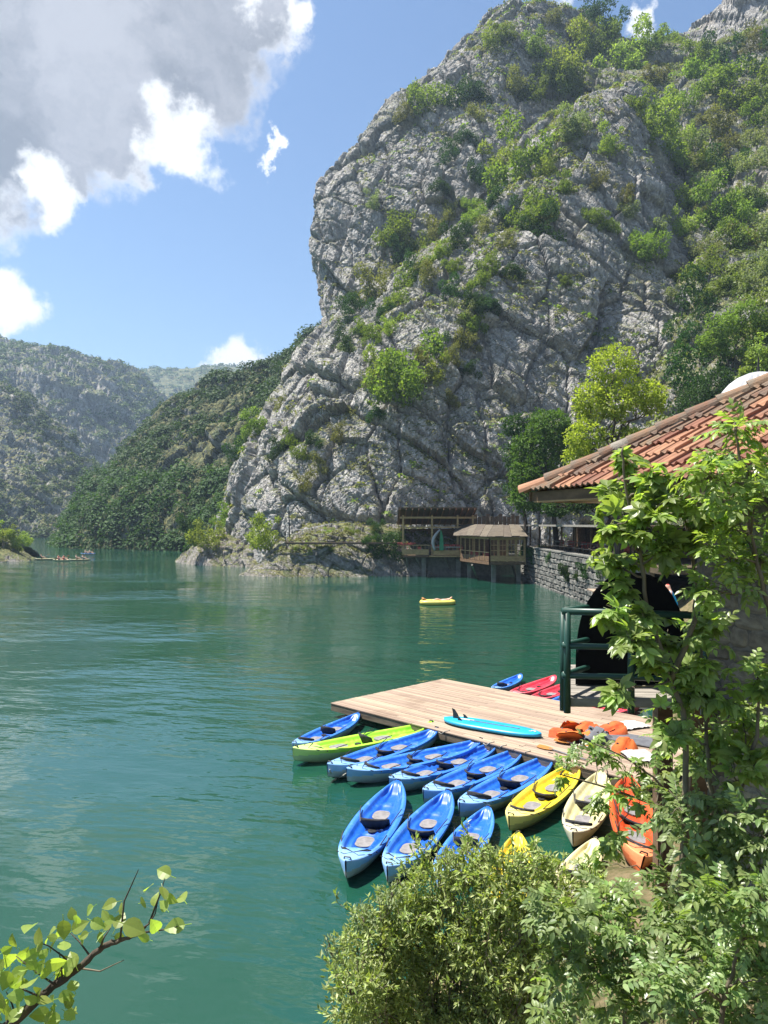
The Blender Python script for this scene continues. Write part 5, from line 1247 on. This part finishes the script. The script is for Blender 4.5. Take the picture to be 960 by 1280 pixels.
cl = MB(); g = random.Random(8)
nn = 16; vs = [(i/(nn-1)*.9-.45, j/(nn-1)*.7-.35, .10*abs(math.sin(i*.9+j*.5))*math.exp(-((i-8)/6)**2-((j-8)/6)**2)+.02+g.uniform(0, .03)) for i in range(nn) for j in range(nn)]
me = cl.add(vs, [(i*nn+j, (i+1)*nn+j, (i+1)*nn+j+1, i*nn+j+1) for i in range(nn-1) for j in range(nn-1)]).mesh('crumpled_sheet', M_cloth, True)
p = ground(787, 909, dz0); tag(link('crumpled_sheet', me, None, (p[0], p[1], dz0+.03), (0, 0, .4)), 'crumpled white sheet at the back of the dock', 'sheet')
p = ground(800, 948, dz0); tag(link('crumpled_sheet', me, None, (p[0], p[1], dz0+.03), (0, 0, 1.7)), 'crumpled white sheet on the dock beside the bank', 'sheet')

# ------------------------------------------------------------------ people
def body(name, J, E, zones, mats, head=None):
    """J: joint -> (x,y,z,r); E: bones; skinned and evaluated into one mesh; zones(face centre) -> material index"""
    ks = list(J); me = bpy.data.meshes.new(name)
    me.from_pydata([J[k][:3] for k in ks], [(ks.index(a), ks.index(b)) for a, b in E], [])
    o = bpy.data.objects.new(name, me); C.objects.link(o)
    o.modifiers.new('skin', 'SKIN').use_smooth_shade = True; sub = o.modifiers.new('sub', 'SUBSURF'); sub.levels = sub.render_levels = 1
    for i, k in enumerate(ks):
        sv = me.skin_vertices[0].data[i]; r = J[k][3]; sv.radius = (r, r) if np.isscalar(r) else r; sv.use_root = (k == 'pelvis')
    bpy.context.view_layer.update(); dg = bpy.context.evaluated_depsgraph_get()
    nm = bpy.data.meshes.new_from_object(o.evaluated_get(dg)); bpy.data.objects.remove(o)
    nm.materials.clear()
    for mm in mats: nm.materials.append(mm)
    for pl_ in nm.polygons: pl_.material_index = zones(pl_.center); pl_.use_smooth = True
    nm.name = name; return nm
E_ = [('pelvis', 'belly'), ('belly', 'chest'), ('chest', 'neck'), ('neck', 'head'), ('head', 'crown'), ('head', 'nose')]
for s in 'LR': E_ += [('chest', 'sh'+s), ('sh'+s, 'el'+s), ('el'+s, 'wr'+s), ('wr'+s, 'ha'+s), ('pelvis', 'hip'+s), ('hip'+s, 'kn'+s), ('kn'+s, 'an'+s), ('an'+s, 'to'+s)]
def fingers(E, J, s, w, d):
    w = Vector(w); d = Vector(d).normalized(); sd_ = d.cross(Vector((0, 0, 1))); sd_ = sd_.normalized() if sd_.length > .1 else Vector((1, 0, 0))
    for i in range(5):
        k = f'f{s}{i}'; off = sd_*((i-1.7)*.021) if i < 4 else sd_*-.055; ln = (.085, .095, .09, .075, .045)[i]
        J[k] = (*(w+off+d*(ln if i < 4 else .01)+Vector((0, 0, -.02))), .009); E.append(('ha'+s, k))
def stand(lean=.0):
    J = dict(pelvis=(0, 0, .92, .135), belly=(0, lean*.4, 1.10, .13), chest=(0, lean, 1.33, .15), neck=(0, lean*1.3, 1.49, .058), head=(0, lean*1.55, 1.60, .088), crown=(0, lean*1.6, 1.71, .075), nose=(0, lean*1.55+.10, 1.585, .016))
    for s, q in (('L', -1), ('R', 1)):
        J['sh'+s] = (q*.19, lean, 1.41, .062); J['el'+s] = (q*.25, lean+.18, 1.17, .045); J['wr'+s] = (q*.16, lean+.40, 1.10, .033); J['ha'+s] = (q*.14, lean+.47, 1.09, .036)
        J['hip'+s] = (q*.10, 0, .86, .09); J['kn'+s] = (q*.12, .03, .48, .06); J['an'+s] = (q*.12, -.02, .09, .042); J['to'+s] = (q*.13, .15, .04, .038)
    return J
J = stand(.16); E = list(E_)
for s in 'LR': fingers(E, J, s, J['ha'+s][:3], (0, 1, -.15))
zone_v = lambda c: 1 if (.98 < c.z < 1.46 and abs(c.x) < .205 and c.y < .36) else (2 if (.5 < c.z <= .98 and c.y < .3) else (3 if c.z > 1.655 else 0))
pm1 = body('person', J, E, zone_v, [M_skin, M_vest, M_blue, M_red])
pz = 2.27; pp = P_(845, 700, 26); o = link('person', pm1, None, (pp.x, pp.y, pz), (0, 0, R(75)), 1.0)
tag(o, 'person in turquoise sleeveless shirt and red cap leaning over a counter', 'person')
ct = thing('counter', 'small counter with red cloth in front of the person in turquoise', 'counter', (pp.x-.75, pp.y+.15, pz))
MB().box((0, 0, .98), (.6, .8, .06), bev=.01).build('top', M_red, ct); 
for x in (-.24, .24):
    for y in (-.32, .32): MB().box((x, y, .475), (.06, .06, .95)).build('leg', M_oldwood, ct)
def sit():
    J = dict(pelvis=(0, 0, .12, .135), belly=(0, -.03, .30, .125), chest=(0, -.04, .52, .145), neck=(0, -.02, .68, .056), head=(0, 0, .79, .088), crown=(0, .0, .90, .075), nose=(0, .10, .775, .016))
    for s, q in (('L', -1), ('R', 1)):
        J['sh'+s] = (q*.19, -.03, .60, .06); J['el'+s] = (q*.33, .14, .44, .043); J['wr'+s] = (q*.30, .38, .46, .032); J['ha'+s] = (q*.29, .45, .47, .036)
        J['hip'+s] = (q*.10, .06, .12, .09); J['kn'+s] = (q*.16, .46, .32, .058); J['an'+s] = (q*.12, .80, .12, .042); J['to'+s] = (q*.12, .90, .2, .035)
    return J
J = sit(); E = list(E_)
for s in 'LR': fingers(E, J, s, J['ha'+s][:3], (0, 1, -.3))
zs = lambda c: 1 if (.14 < c.z < .66 and c.y < .12 and abs(c.x) < .21) else (2 if (c.z <= .3 and c.y < .4) else (3 if c.z > .84 else 0))
pmW = body('person', J, E, zs, [M_skin, M_cloth, M_blue, M_rubber]); pmR = body('person', J, E, zs, [M_skin, M_red, M_blue, M_rubber]); pmK = body('person', J, E, zs, [M_skin, M_fabric, M_blue, M_rubber])
far = [((56, 698.5), 'cream', pmK, 'black', 20, 3.1), ((77, 700), 'cream', pmR, 'red', -15, 3.3), ((100, 699.5), 'cream', pmW, 'white', 12, 3.3), ((110, 692), 'blue', pmW, 'white', -10, 3.1)]
whr = ['on the far lake', 'in the middle of the group', 'ahead of the group', 'beyond the others']
for (q, cl_, pmm, cn, hd_, L) in far:
    p = ground(q[0], q[1], .2); w_ = whr.pop(0)
    o = kayak(q, (q[0]+1, q[1]), cl_, f'tiny {cl_} kayak paddled by someone in {cn} {w_}', two=True, L=L, back=False)
    o.location = (p[0], p[1], 0); o.rotation_euler = (0, 0, R(hd_))
    for xx in ((-.75, .5) if pmm is not pmK else (-.75,)):
        v = Matrix.Rotation(R(hd_), 3, 'Z') @ Vector((xx*L/KL, 0, .13))
        tag(link('person', pmm, None, Vector((p[0], p[1], 0))+v, (0, 0, R(hd_-90)), 1.0), f'person in {cn} top paddling the {cl_} kayak {w_}', 'person', f'paddlers of the {cl_} kayak {w_}')
    v = Matrix.Rotation(R(hd_), 3, 'Z') @ Vector((.1, 0, .62)); s2 = Matrix.Rotation(R(hd_+70), 3, 'Z') @ Vector((1.05, 0, .22))
    c_ = Vector((p[0], p[1], 0))+v
    pdl = thing('paddle', f'double paddle held above the {cl_} kayak {w_}', 'paddle', c_)
    MB().tube([-s2, s2], .018, 6).build('shaft', M_alu, pdl)
    for k in (-1, 1): MB().bar(s2*k*.82, s2*k*1.2, .02, .17).build('blade', M_blade, pdl)
for (x, y) in ((16.9, 58.6), (17.9, 63.3)):
    tag(link('person', pmW, None, (x, y, 3.85), (0, 0, R(90)), 1.0), 'person in white top sitting under the dark pergola', 'person', 'people sitting under the pergola')
# inflatable raft with a sunbather
rc = Vector(ground(547, 754, .1)); rt = thing('inflatable_raft', 'yellow inflatable raft drifting alone on the lake', 'raft', (rc.x, rc.y, 0), R(3))
n_ = 36; ring = [(1.17*math.copysign(abs(math.cos(a))**.75, math.cos(a)), .52*math.copysign(abs(math.sin(a))**.75, math.sin(a)), .17) for a in np.linspace(0, 2*math.pi, n_+1)]
MB().tube(ring, .18, 12, cap=False).build('tube', M_raft, rt, smooth=True)
MB().box((0, 0, .1), (2.1, .9, .08), bev=.03).build('floor', M_raft, rt)
MB().box((-1.02, 0, .40), (.34, .7, .16), Matrix.Rotation(.5, 3, 'Y'), bev=.06).build('headrest', M_blade, rt)
J = dict(pelvis=(0, 0, .30, .12), belly=(.2, 0, .31, .115), chest=(.42, 0, .36, .135), neck=(.57, 0, .43, .055), head=(.66, 0, .49, .085), crown=(.75, 0, .54, .072), nose=(.64, 0, .58, .016))
for s, q in (('L', -1), ('R', 1)):
    J['sh'+s] = (.48, q*.18, .38, .058); J['el'+s] = (.30, q*.36, .36, .042); J['wr'+s] = (.08, q*.38, .36, .032); J['ha'+s] = (.0, q*.36, .36, .036)
    J['hip'+s] = (-.08, q*.10, .29, .088); J['kn'+s] = (-.44, q*.13, .42, .056); J['an'+s] = (-.78, q*.13, .28, .04); J['to'+s] = (-.84, q*.14, .38, .034)
E = list(E_)
for s in 'LR': fingers(E, J, s, J['ha'+s][:3], (-1, 0, 0))
pmB = body('person', J, E, lambda c: 1 if (-.16 < c.x < .12 and abs(c.y) < .25) else (2 if c.x > .72 else 0), [M_skin, M_cloth, M_oldwood])
tag(link('person', pmB, None, (rc.x+.38, rc.y, 0), (0, 0, R(3)), 1.0), 'sunbather in pale shorts lying on the yellow raft', 'person')

# ------------------------------------------------------------------ near plants
def leaf_outline(kind):
    """flat leaf blades with a midrib fold, unit length along +X"""
    if kind == 'round': pr = [(0, 0), (.10, .22), (.30, .36), (.54, .36), (.76, .22), (.92, .07), (1.0, 0)]
    elif kind == 'lance': pr = [(0, 0), (.15, .10), (.38, .17), (.62, .15), (.84, .07), (1.0, 0)]
    else: pr = [(0, 0), (.14, .16), (.36, .25), (.60, .22), (.82, .11), (1.0, 0)]
    return pr
def add_leaf(b, o, T, N, L, kind, fold=.22, curl=.22):
    T = Vector(T).normalized(); B = Vector(N).cross(T).normalized(); N = T.cross(B); pr = leaf_outline(kind); k = len(pr); vs = []
    for x, y in pr:
        c_ = Vector(o)+T*(x*L)-N*(curl*L*x*x)
        vs += [c_, c_+B*(y*L)+N*(y*L*fold), c_-B*(y*L)+N*(y*L*fold)]
    fs = []
    for i in range(k-1):
        a, c2 = 3*i, 3*i+3
        fs += [(a, c2, c2+1, a+1), (a, a+2, c2+2, c2)] if i not in (0, k-2) else ([(a, c2, c2+1), (a, c2+2, c2)] if i == 0 else [(a, c2, a+1), (a, a+2, c2)])
    b.add(vs, fs)
def palmate(seed, mat, n=7, kind='ovate'):
    g = random.Random(seed); b = MB()
    b.tube([(-.45, 0, .05), (-.2, 0, .03), (0, 0, 0)], .012, 4)
    for i in range(n):
        an = -1.9+3.8*i/(n-1); L = .62+.38*math.cos(an*.8)+g.uniform(-.07, .07)
        T = Vector((math.cos(an), math.sin(an), g.uniform(-.35, .1))); add_leaf(b, (0, 0, 0), T, (g.uniform(-.2, .2), g.uniform(-.2, .2), 1), L, kind)
    return b.mesh('leaf', mat)
def pinnate(seed, mat, n=4, kind='ovate'):
    g = random.Random(seed); b = MB(); rach = [(-.2, 0, .03), (.3, 0, .03), (.7, 0, -.02), (1.0, 0, -.1)]
    b.tube(rach, .010, 4)
    for i in range(n):
        x = .1+.75*i/(n-1)*.95
        for s in (-1, 1):
            T = Vector((.55, s*.9, g.uniform(-.3, .0))); add_leaf(b, (x, 0, .03-.1*x*x), T, (0, 0, 1), .44+g.uniform(-.06, .06), kind)
    add_leaf(b, (1.0, 0, -.1), (1, 0, -.35), (0, 0, 1), .48, kind)
    return b.mesh('leaf', mat)
def pxblob(px, py, r, D): p = at(px, py, D); return (p[0], p[1], p[2], r*D/F0)
def leafy(name, label, base, stems, blobs, meshes, size, n_per, seed, bark, r=.022, group=None, cat='sapling', extra=None, small=None):
    """stems: lists of world points; every blob gets a branch from the nearest stem point and its own leaves; leaves are single objects"""
    g = random.Random(seed); B = Vector(base); o = thing(name, label, cat, B, 0, group)
    allp = []
    for st in stems:
        pts = [Vector(p)-B for p in st]; mb = MB(); k = len(pts)
        fine = cr(np.array([tuple(p) for p in pts]), np.linspace(0, k-1, (k-1)*5+1))
        fine = [Vector(p)+Vector((g.uniform(-1, 1), g.uniform(-1, 1), 0))*.008 for p in fine]
        mb.tube(fine, list(np.linspace(r, r*.3, len(fine))), 7); mb.build('stem', bark, o, smooth=True); allp += fine
    cnt = 0; mV, mF, off = [], [], 0; prob = 285/(n_per*len(blobs))
    raw = {}
    for me_ in meshes:
        vv = np.empty(len(me_.vertices)*3, np.float32); me_.vertices.foreach_get('co', vv); raw[me_.name] = (vv.reshape(-1, 3), [tuple(p_.vertices) for p_ in me_.polygons])
    for bi, (x, y, z, rad) in enumerate(blobs):
        c_ = Vector((x, y, z))-B
        near = min(allp, key=lambda p: (p-c_-Vector((0, 0, -rad*1.2))).length)
        br = MB(); pt, rd = branchy(near, c_, r*.42, r*.14, seed+bi*3, 7, .06); pt[1:-1, 2] += np.linspace(0, .0, len(pt)-2); br.tube(pt, rd, 5)
        tips = []
        for k in range(max(3, n_per//5)):
            e_ = c_+Vector(unit(np.array([g.gauss(0, 1), g.gauss(0, 1), g.gauss(0, 1)])))*rad*g.uniform(.5, .95)
            pt2, rd2 = branchy(pt[3+k % 4], e_, r*.16, r*.07, seed+bi*31+k, 5, .07); br.tube(pt2, rd2, 4); tips.append([Vector(q) for q in pt2])
        br.build('branch', bark, o, smooth=True)
        npb = int(n_per*g.uniform(.8, 1.2))
        for k in range(npb):
            if k < npb*.75: tw = g.choice(tips); ti = g.uniform(1.2, 4); p0 = tw[int(ti)].lerp(tw[min(int(ti)+1, 4)], ti-int(ti)); out = tw[-1]-tw[0]
            else: p0 = c_+Vector((g.gauss(0, .5), g.gauss(0, .5), g.gauss(0, .5)))*rad; out = p0-c_
            out = out.normalized() if out.length > 1e-4 else Vector((0, -1, 0))
            T = (out*.6+Vector((g.gauss(0, .6), g.gauss(0, .6), g.gauss(-.12, .35)))).normalized()
            N = (Vector((g.gauss(0, .35), g.gauss(-.15, .35), 1.0))); Bv = N.cross(T).normalized(); N = T.cross(Bv)
            Mx = Matrix((T, Bv, N)).transposed().to_4x4(); s = size*g.uniform(.65, 1.2)
            Mx = Mx @ Matrix.Scale(s, 4); Mx.translation = p0+T*s*.2
            me_ = g.choice(meshes)
            if g.random() < prob and cnt < 298: link('leaf', me_, o).matrix_local = Mx; cnt += 1
            else:
                vv, ff = raw[me_.name]; A_ = np.array(Mx); mV.append(vv @ A_[:3, :3].T + A_[:3, 3]); mF += [tuple(off+i_ for i_ in f_) for f_ in ff]; off += len(vv)
    if mV:
        me2 = bpy.data.meshes.new('foliage'); me2.from_pydata(np.concatenate(mV).tolist(), [], mF); me2.materials.append(meshes[0].materials[0]); me2.update()
        link('foliage', me2, o)['kind'] = 'stuff'
    return o
PALM = [palmate(s, L_sap, n) for s, n in ((1, 7), (2, 5), (3, 6))]
PINN = [pinnate(s, L_elder, n) for s, n in ((1, 4), (2, 3), (3, 5))]
PINL = [pinnate(s+9, L_sap, n) for s, n in ((1, 3), (2, 4))]
D_ = 5.4
S1 = [(778,572,13),(790,605,27),(762,622,18),(772,655,28),(754,695,22),(792,690,28),(825,630,32),(852,662,30),(822,592,20),(838,688,20),(775,738,14),(870,630,24),(810,655,28)]
S1b = [(763,766,15),(795,772,15),(788,800,20),(832,800,26),(815,832,22),(772,862,17),(872,790,18),(804,770,14),(860,850,22)]
gz = lambda x, y: float(bank_z(np.array([x]), np.array([y]))[0])
bx, by = 2.05, 5.5
leafy('maple_sapling', 'slim sapling with bright lobed leaves in front of the tiled roof', (bx, by, gz(bx, by)), [[(bx, by, gz(bx, by)-.1), at(858, 960, D_), at(838, 850, D_), at(812, 770, D_), at(800, 690, D_), at(782, 610, D_), at(777, 560, D_)], [at(838, 850, D_), at(868, 775, D_), at(866, 700, D_), at(848, 620, D_)]],
      [pxblob(a, b, r_, D_+random.uniform(-.35, .35)) for a, b, r_ in S1+S1b], PALM, .112, 25, 61, M_twig, .024)
S2 = [(905,560,22),(942,578,28),(882,592,20),(905,615,30),(945,625,30),(885,640,30),(925,655,34),(958,590,26),(890,690,26),(892,738,18),(950,690,24),(918,535,12),(935,720,20)]
bx2, by2 = 2.55, 5.0
leafy('ash_sapling', 'sapling with pointed pinnate leaves against the stone wall', (bx2, by2, gz(bx2, by2)), [[(bx2, by2, gz(bx2, by2)-.1), at(965, 960, 5.0), at(972, 820, 5.0), at(955, 740, 5.0), at(936, 650, 5.0), at(925, 580, 5.0), at(918, 528, 5.0)]],
      [pxblob(a, b, r_, 5.0+random.uniform(-.3, .3)) for a, b, r_ in S2], PINL, .13, 30, 62, M_twig, .022)
S3 = [(872,830,30),(850,880,32),(900,860,34),(885,915,36),(930,900,38),(945,845,26),(860,940,34),(915,960,38),(955,950,36),(835,925,22),(880,785,26)]
bx3, by3 = 2.3, 5.6
leafy('elder_bush', 'leafy green bush climbing in front of the stone wall', (bx3, by3, gz(bx3, by3)), [[(bx3, by3, gz(bx3, by3)-.1), at(890, 1050, 5.6), at(885, 950, 5.6), at(880, 860, 5.6), at(875, 790, 5.6)], [at(890, 1050, 5.6), at(940, 940, 5.5), at(950, 850, 5.5)]],
      [pxblob(a, b, r_, 5.6+random.uniform(-.35, .35)) for a, b, r_ in S3], PALM+PINL, .118, 32, 63, M_twig, .024, cat='bush')
S4 = [(850,1010,34),(905,1015,38),(950,1040,38),(870,1060,38),(925,1085,40),(840,1110,30),(890,1130,38),(950,1140,38),(842,1165,34),(905,1190,40),(955,1210,36)]
leafy('elder_bush', 'dense pinnate leaved bush rooted on the bank below the stone wall', (2.0, 5.1, gz(2.0, 5.1)), [[(2.0, 5.1, gz(2, 5.1)-.1), at(880, 1160, 5.1), at(890, 1050, 5.2), at(880, 990, 5.2)], [at(880, 1160, 5.1), at(940, 1080, 5.0)]],
      [pxblob(a, b, r_, 5.1+random.uniform(-.35, .35)) for a, b, r_ in S4], PINN, .14, 40, 64, M_twig, .022, cat='bush')
S5 = [(700,1190,34),(745,1150,34),(790,1170,36),(735,1215,38),(790,1235,38),(845,1235,38),(700,1255,36),(760,1270,36),(830,1280,36),(900,1265,38),(950,1275,36),(765,1110,20),(690,1140,22)]
leafy('elder_bush', 'bright pinnate leaved bush between the small leaved bush and the bank', (1.3, 4.7, gz(1.3, 4.7)), [[(1.3, 4.7, gz(1.3, 4.7)-.1), at(780, 1290, 4.7), at(770, 1210, 4.8), at(745, 1140, 4.9)], [at(780, 1290, 4.7), at(880, 1250, 4.6)]],
      [pxblob(a, b, r_, 4.8+random.uniform(-.3, .3)) for a, b, r_ in S5], PINN+PINL, .11, 46, 65, M_twig, .02, cat='bush')
S6 = [(735,1080,16),(762,1060,14),(742,930,20),(715,945,16),(760,945,18),(790,955,22),(700,968,14),(775,990,18),(820,965,24),(745,1000,14),(800,1000,18),(825,1010,22)]
leafy('bank_shoots', 'thin leafy shoots hanging over the end of the dock', (3.1, 9.0, gz(3.1, 9.0)), [[(3.1, 9.0, gz(3.1, 9)-.1), at(830, 1010, 8.6), at(800, 960, 8.5), at(745, 930, 8.4)], [at(830, 1010, 8.6), at(760, 985, 8.5), at(700, 968, 8.4)]],
      [pxblob(a, b, r_, 8.5+random.uniform(-.3, .3)) for a, b, r_ in S6], PALM+PINN, .12, 16, 66, M_twig, .02, cat='bush')
S7 = [(890,1190,30),(940,1170,32),(905,1235,36),(955,1225,34),(860,1265,34),(925,1290,38),(965,1290,34),(820,1225,24),(955,1120,26),(900,1120,22)]
leafy('elder_bush', 'bright pinnate leaved bush in front of the dense one below the stone wall', (1.75, 4.0, gz(1.75, 4.0)), [[(1.75, 4.0, gz(1.75, 4.0)-.1), at(900, 1300, 4.2), at(915, 1220, 4.2), at(930, 1150, 4.2)]],
      [pxblob(a, b, r_, 4.2+random.uniform(-.25, .25)) for a, b, r_ in S7], PINN+PINL[:1], .098, 42, 67, M_twig, .02, cat='bush')
# small leaved bush: stems, twigs and thousands of narrow leaves
def small_bush(label, base, blobs, nper, size, mat, seed, keep=-.1, shoots=0):
    B = np.array(base, float); o = thing('privet_bush', label, 'bush', B)
    g = random.Random(seed)
    lob = [(x-B[0], y-B[1], z-B[2], r_, r_, r_*.95) for x, y, z, r_ in blobs]
    for i, q in enumerate(lob):
        mb = MB(); pt, rd = branchy((g.uniform(-.15, .15), g.uniform(-.15, .15), -.1), q[:3], .018, .006, seed+i, 8, .05); mb.tube(pt, rd, 5)
        for k in range(9):
            e_ = np.array(q[:3])+unit(np.array([g.gauss(0, 1), g.gauss(0, 1), g.gauss(.3, 1)]))*q[3]*g.uniform(.8, 1.15); p2, r2 = branchy(pt[4+k % 4], e_, .006, .002, seed+i*13+k, 5, .05); mb.tube(p2, r2, 4)
        mb.build('stem', M_twig, o)
    G2 = np.random.default_rng(seed+5); LP, LT, LN = [], [], []
    for k in range(shoots):
        q = lob[G2.integers(len(lob))]; dv = unit(np.array([G2.normal()*.7-.15, G2.normal()*.5-.2, abs(G2.normal())*.7+.55])); a_ = np.array(q[:3])+dv*q[3]*.6; ln = q[3]*G2.uniform(.6, 1.25)
        pt, rd = branchy(a_, a_+dv*ln+np.array([0, 0, -.06]), .005, .0015, seed+900+k, 8, .05); MB().tube(pt, rd, 4).build('shoot', M_twig, o)
        for u_ in np.linspace(.1, 1, int(26*ln/.4)+6):
            c_ = cr(pt, np.array([u_*7]))[0]; LP.append(c_); LT.append(unit(dv*.7+G2.normal(size=3)*.75)); LN.append(unit(G2.normal(size=3)*.6+np.array([0, 0, .8])))
    if LP:
        Ls = size*G2.uniform(.7, 1.25, len(LP)); V_, F_ = leaves(np.array(LP), np.array(LT), np.array(LN), Ls, Ls*.36); link('shoot_leaves', mesh_np('shoot_leaves', V_, F_, mat), o)['kind'] = 'stuff'
    link('foliage', foliage('foliage', lob, nper*len(lob), size, mat, seed, .36, .35, 5.0, keep, droop=-.15), o)['kind'] = 'stuff'
    return o
SB = [(665,1085,26),(705,1125,34),(738,1110,24),(700,1165,36),(470,1185,52),(505,1150,45),(540,1115,42),(585,1095,40),(630,1110,42),(660,1135,38),(560,1170,58),(615,1175,58),(500,1215,58),(450,1240,45),(570,1240,66),(640,1240,60),(520,1275,60),(455,1290,50),(590,1300,60),(660,1200,48),(690,1100,26),(670,1290,50)]
small_bush('pale green small leaved bush covering the ends of the kayaks', (.75, 7.0, gz(.75, 7.0)), [pxblob(a, b, r_, 6.9+random.uniform(-.5, .4)) for a, b, r_ in SB], 1350, .062, L_privet, 81, keep=.15, shoots=200)
SB2 = [(430,1195,20),(412,1180,12),(455,1150,20),(490,1120,18),(560,1075,18),(610,1070,16),(650,1085,16)]
small_bush('thin outer shoots of small silvery leaves over the water', (.35, 7.2, gz(.35, 7.2)), [pxblob(a, b, r_, 6.9) for a, b, r_ in SB2], 160, .05, L_pale, 82, keep=.1)
# ground cover on the bank
g = np.random.default_rng(3); n = 2600; xs = g.uniform(-3, 9, n); ys = g.uniform(2.5, 19, n); zs_ = bank_z(xs, ys)
ok = (zs_ > .1) & ~((xs > 3.2) & (ys > 8.2) & (ys < 13.5)); cc = np.stack([xs, ys, zs_], 1)[ok]
stuff('ground_cover', 'weeds and low leaves covering the bank', cc, .07+.16*g.random(len(cc)), 16, .45, L_elder, 83)
# leafy branch hanging in from below
BD = 2.25
bb = Vector((-1.75, 2.1, 3.7)); br = thing('leafy_branch', 'young branch with round yellow green leaves over the water', 'branch', bb)
main = [bb, at(-60, 1330, BD), at(10, 1282, BD), at(60, 1238, BD), at(98, 1210, BD), at(128, 1184, BD), at(150, 1176, BD), at(172, 1168, BD), at(182, 1158, BD)]
fine = [Vector(p)-bb for p in cr(np.array([tuple(p) for p in main]), np.linspace(0, 8, 49))]
MB().tube([p+Vector((random.uniform(-1, 1), 0, random.uniform(-1, 1)))*.0022 for p in fine], list(np.linspace(.021, .0125, 18)*np.random.default_rng(2).uniform(.85, 1.2, 18))+list(np.linspace(.0125, .0025, 31)*np.random.default_rng(3).uniform(.85, 1.2, 31)), 8).build('stem', M_bark, br, smooth=True)
side = [[(112,1194),(100,1178),(88,1166)],[(96,1212),(78,1195),(60,1182),(48,1178)],[(124,1187),(130,1172),(138,1160)],[(160,1172),(186,1155),(194,1142),(197,1128)],[(186,1155),(200,1118),(206,1098)],[(175,1166),(205,1162),(222,1158)],[(70,1232),(45,1215),(20,1195)],[(50,1246),(25,1235),(5,1215)],[(98,1210),(125,1214),(155,1200)],[(60,1238),(70,1225),(76,1212)],[(78,1225),(76,1205),(74,1190)],[(155,1127),(165,1105),(173,1087)],[(20,1272),(15,1255),(8,1240)]]
for k, s_ in enumerate(side):
    if k == 11: s_ = [(150, 1176)]+s_
    MB().tube([Vector(at(a, b, BD+.03*math.sin(k*1.7+i)))-bb for i, (a, b) in enumerate(s_)], list(np.linspace(.0034, .0012, len(s_))), 5).build('twig', M_bark if k != 8 else M_twig, br, smooth=True)
RL = []
for q in range(4):
    b = MB(); add_leaf(b, (0, 0, 0), (1, 0, 0), (0, 0, 1), 1.0, 'round', (.12, .3, .2, -.1)[q], (.1, .25, .4, -.15)[q]); b.tube([(-.3, 0, 0), (0, 0, 0)], .02, 4); RL.append(b.mesh('leaf', L_young))
lp_ = [(204,1090,24),(186,1108,20),(205,1116,20),(226,1120,24),(193,1124,17),(180,1128,20),(214,1124,18),(205,1132,18),(218,1158,26),(194,1158,22),(168,1160,30),(150,1150,22),(136,1130,20),(152,1135,20),(138,1150,16),(122,1155,20),(110,1138,18),(90,1142,16),(98,1158,22),(80,1162,24),(60,1168,26),(36,1158,26),(48,1170,20),(66,1180,20),(180,1172,16),(150,1172,16),(128,1168,14),(30,1196,24),(12,1200,26),(42,1192,18),(70,1205,26),(80,1215,24),(58,1215,20),(25,1215,22),(8,1225,26),(36,1230,22),(84,1245,22),(64,1252,20),(50,1268,24),(20,1245,22),(5,1260,26),(88,1205,18),(46,1240,20),(60,1272,18),(15,1178,18),(30,1212,18),(74,1222,20),(4,1192,22),(50,1208,18),(65,1275,22),(85,1255,16),(20,1228,20),(38,1250,18)]
g = random.Random(5)
lp_ += [(g.uniform(-10, 95), g.uniform(1180, 1275), g.uniform(15, 22)) for _ in range(34)]+[(g.uniform(60, 150), g.uniform(1140, 1175), g.uniform(13, 18)) for _ in range(8)]
for (a, b, s_) in lp_:
    p = Vector(at(a, b, BD+g.uniform(-.06, .06)))-bb; s2 = s_*1.0*BD/F0
    T = Vector((g.gauss(.25, .7), g.gauss(0, .5), g.gauss(.25, .6))).normalized(); N = Vector((g.gauss(0, .4), g.gauss(-.75, .4), g.gauss(.5, .35))); Bv = N.cross(T).normalized(); N = T.cross(Bv)
    Mx = Matrix((T, Bv, N)).transposed().to_4x4() @ Matrix.Scale(s2, 4); Mx.translation = p-T*s2*.5
    link('leaf', g.choice(RL), br).matrix_local = Mx

# ------------------------------------------------------------------ haze: even air round everything but the sky
m, t = newmat('air')
pv = t.n('ShaderNodeVolumePrincipled', Color=(0.55, 0.74, 1.0, 1), Density=0.00027, Anisotropy=0.35)
o_ = t.t.nodes.new('ShaderNodeOutputMaterial'); t.t.links.new(pv, o_.inputs['Volume'])
tag(link('haze', MB().box((0, 1250, 140), (6400, 3000, 296)).mesh('haze', m)), 'pale summer haze filling the gorge', kind='stuff')
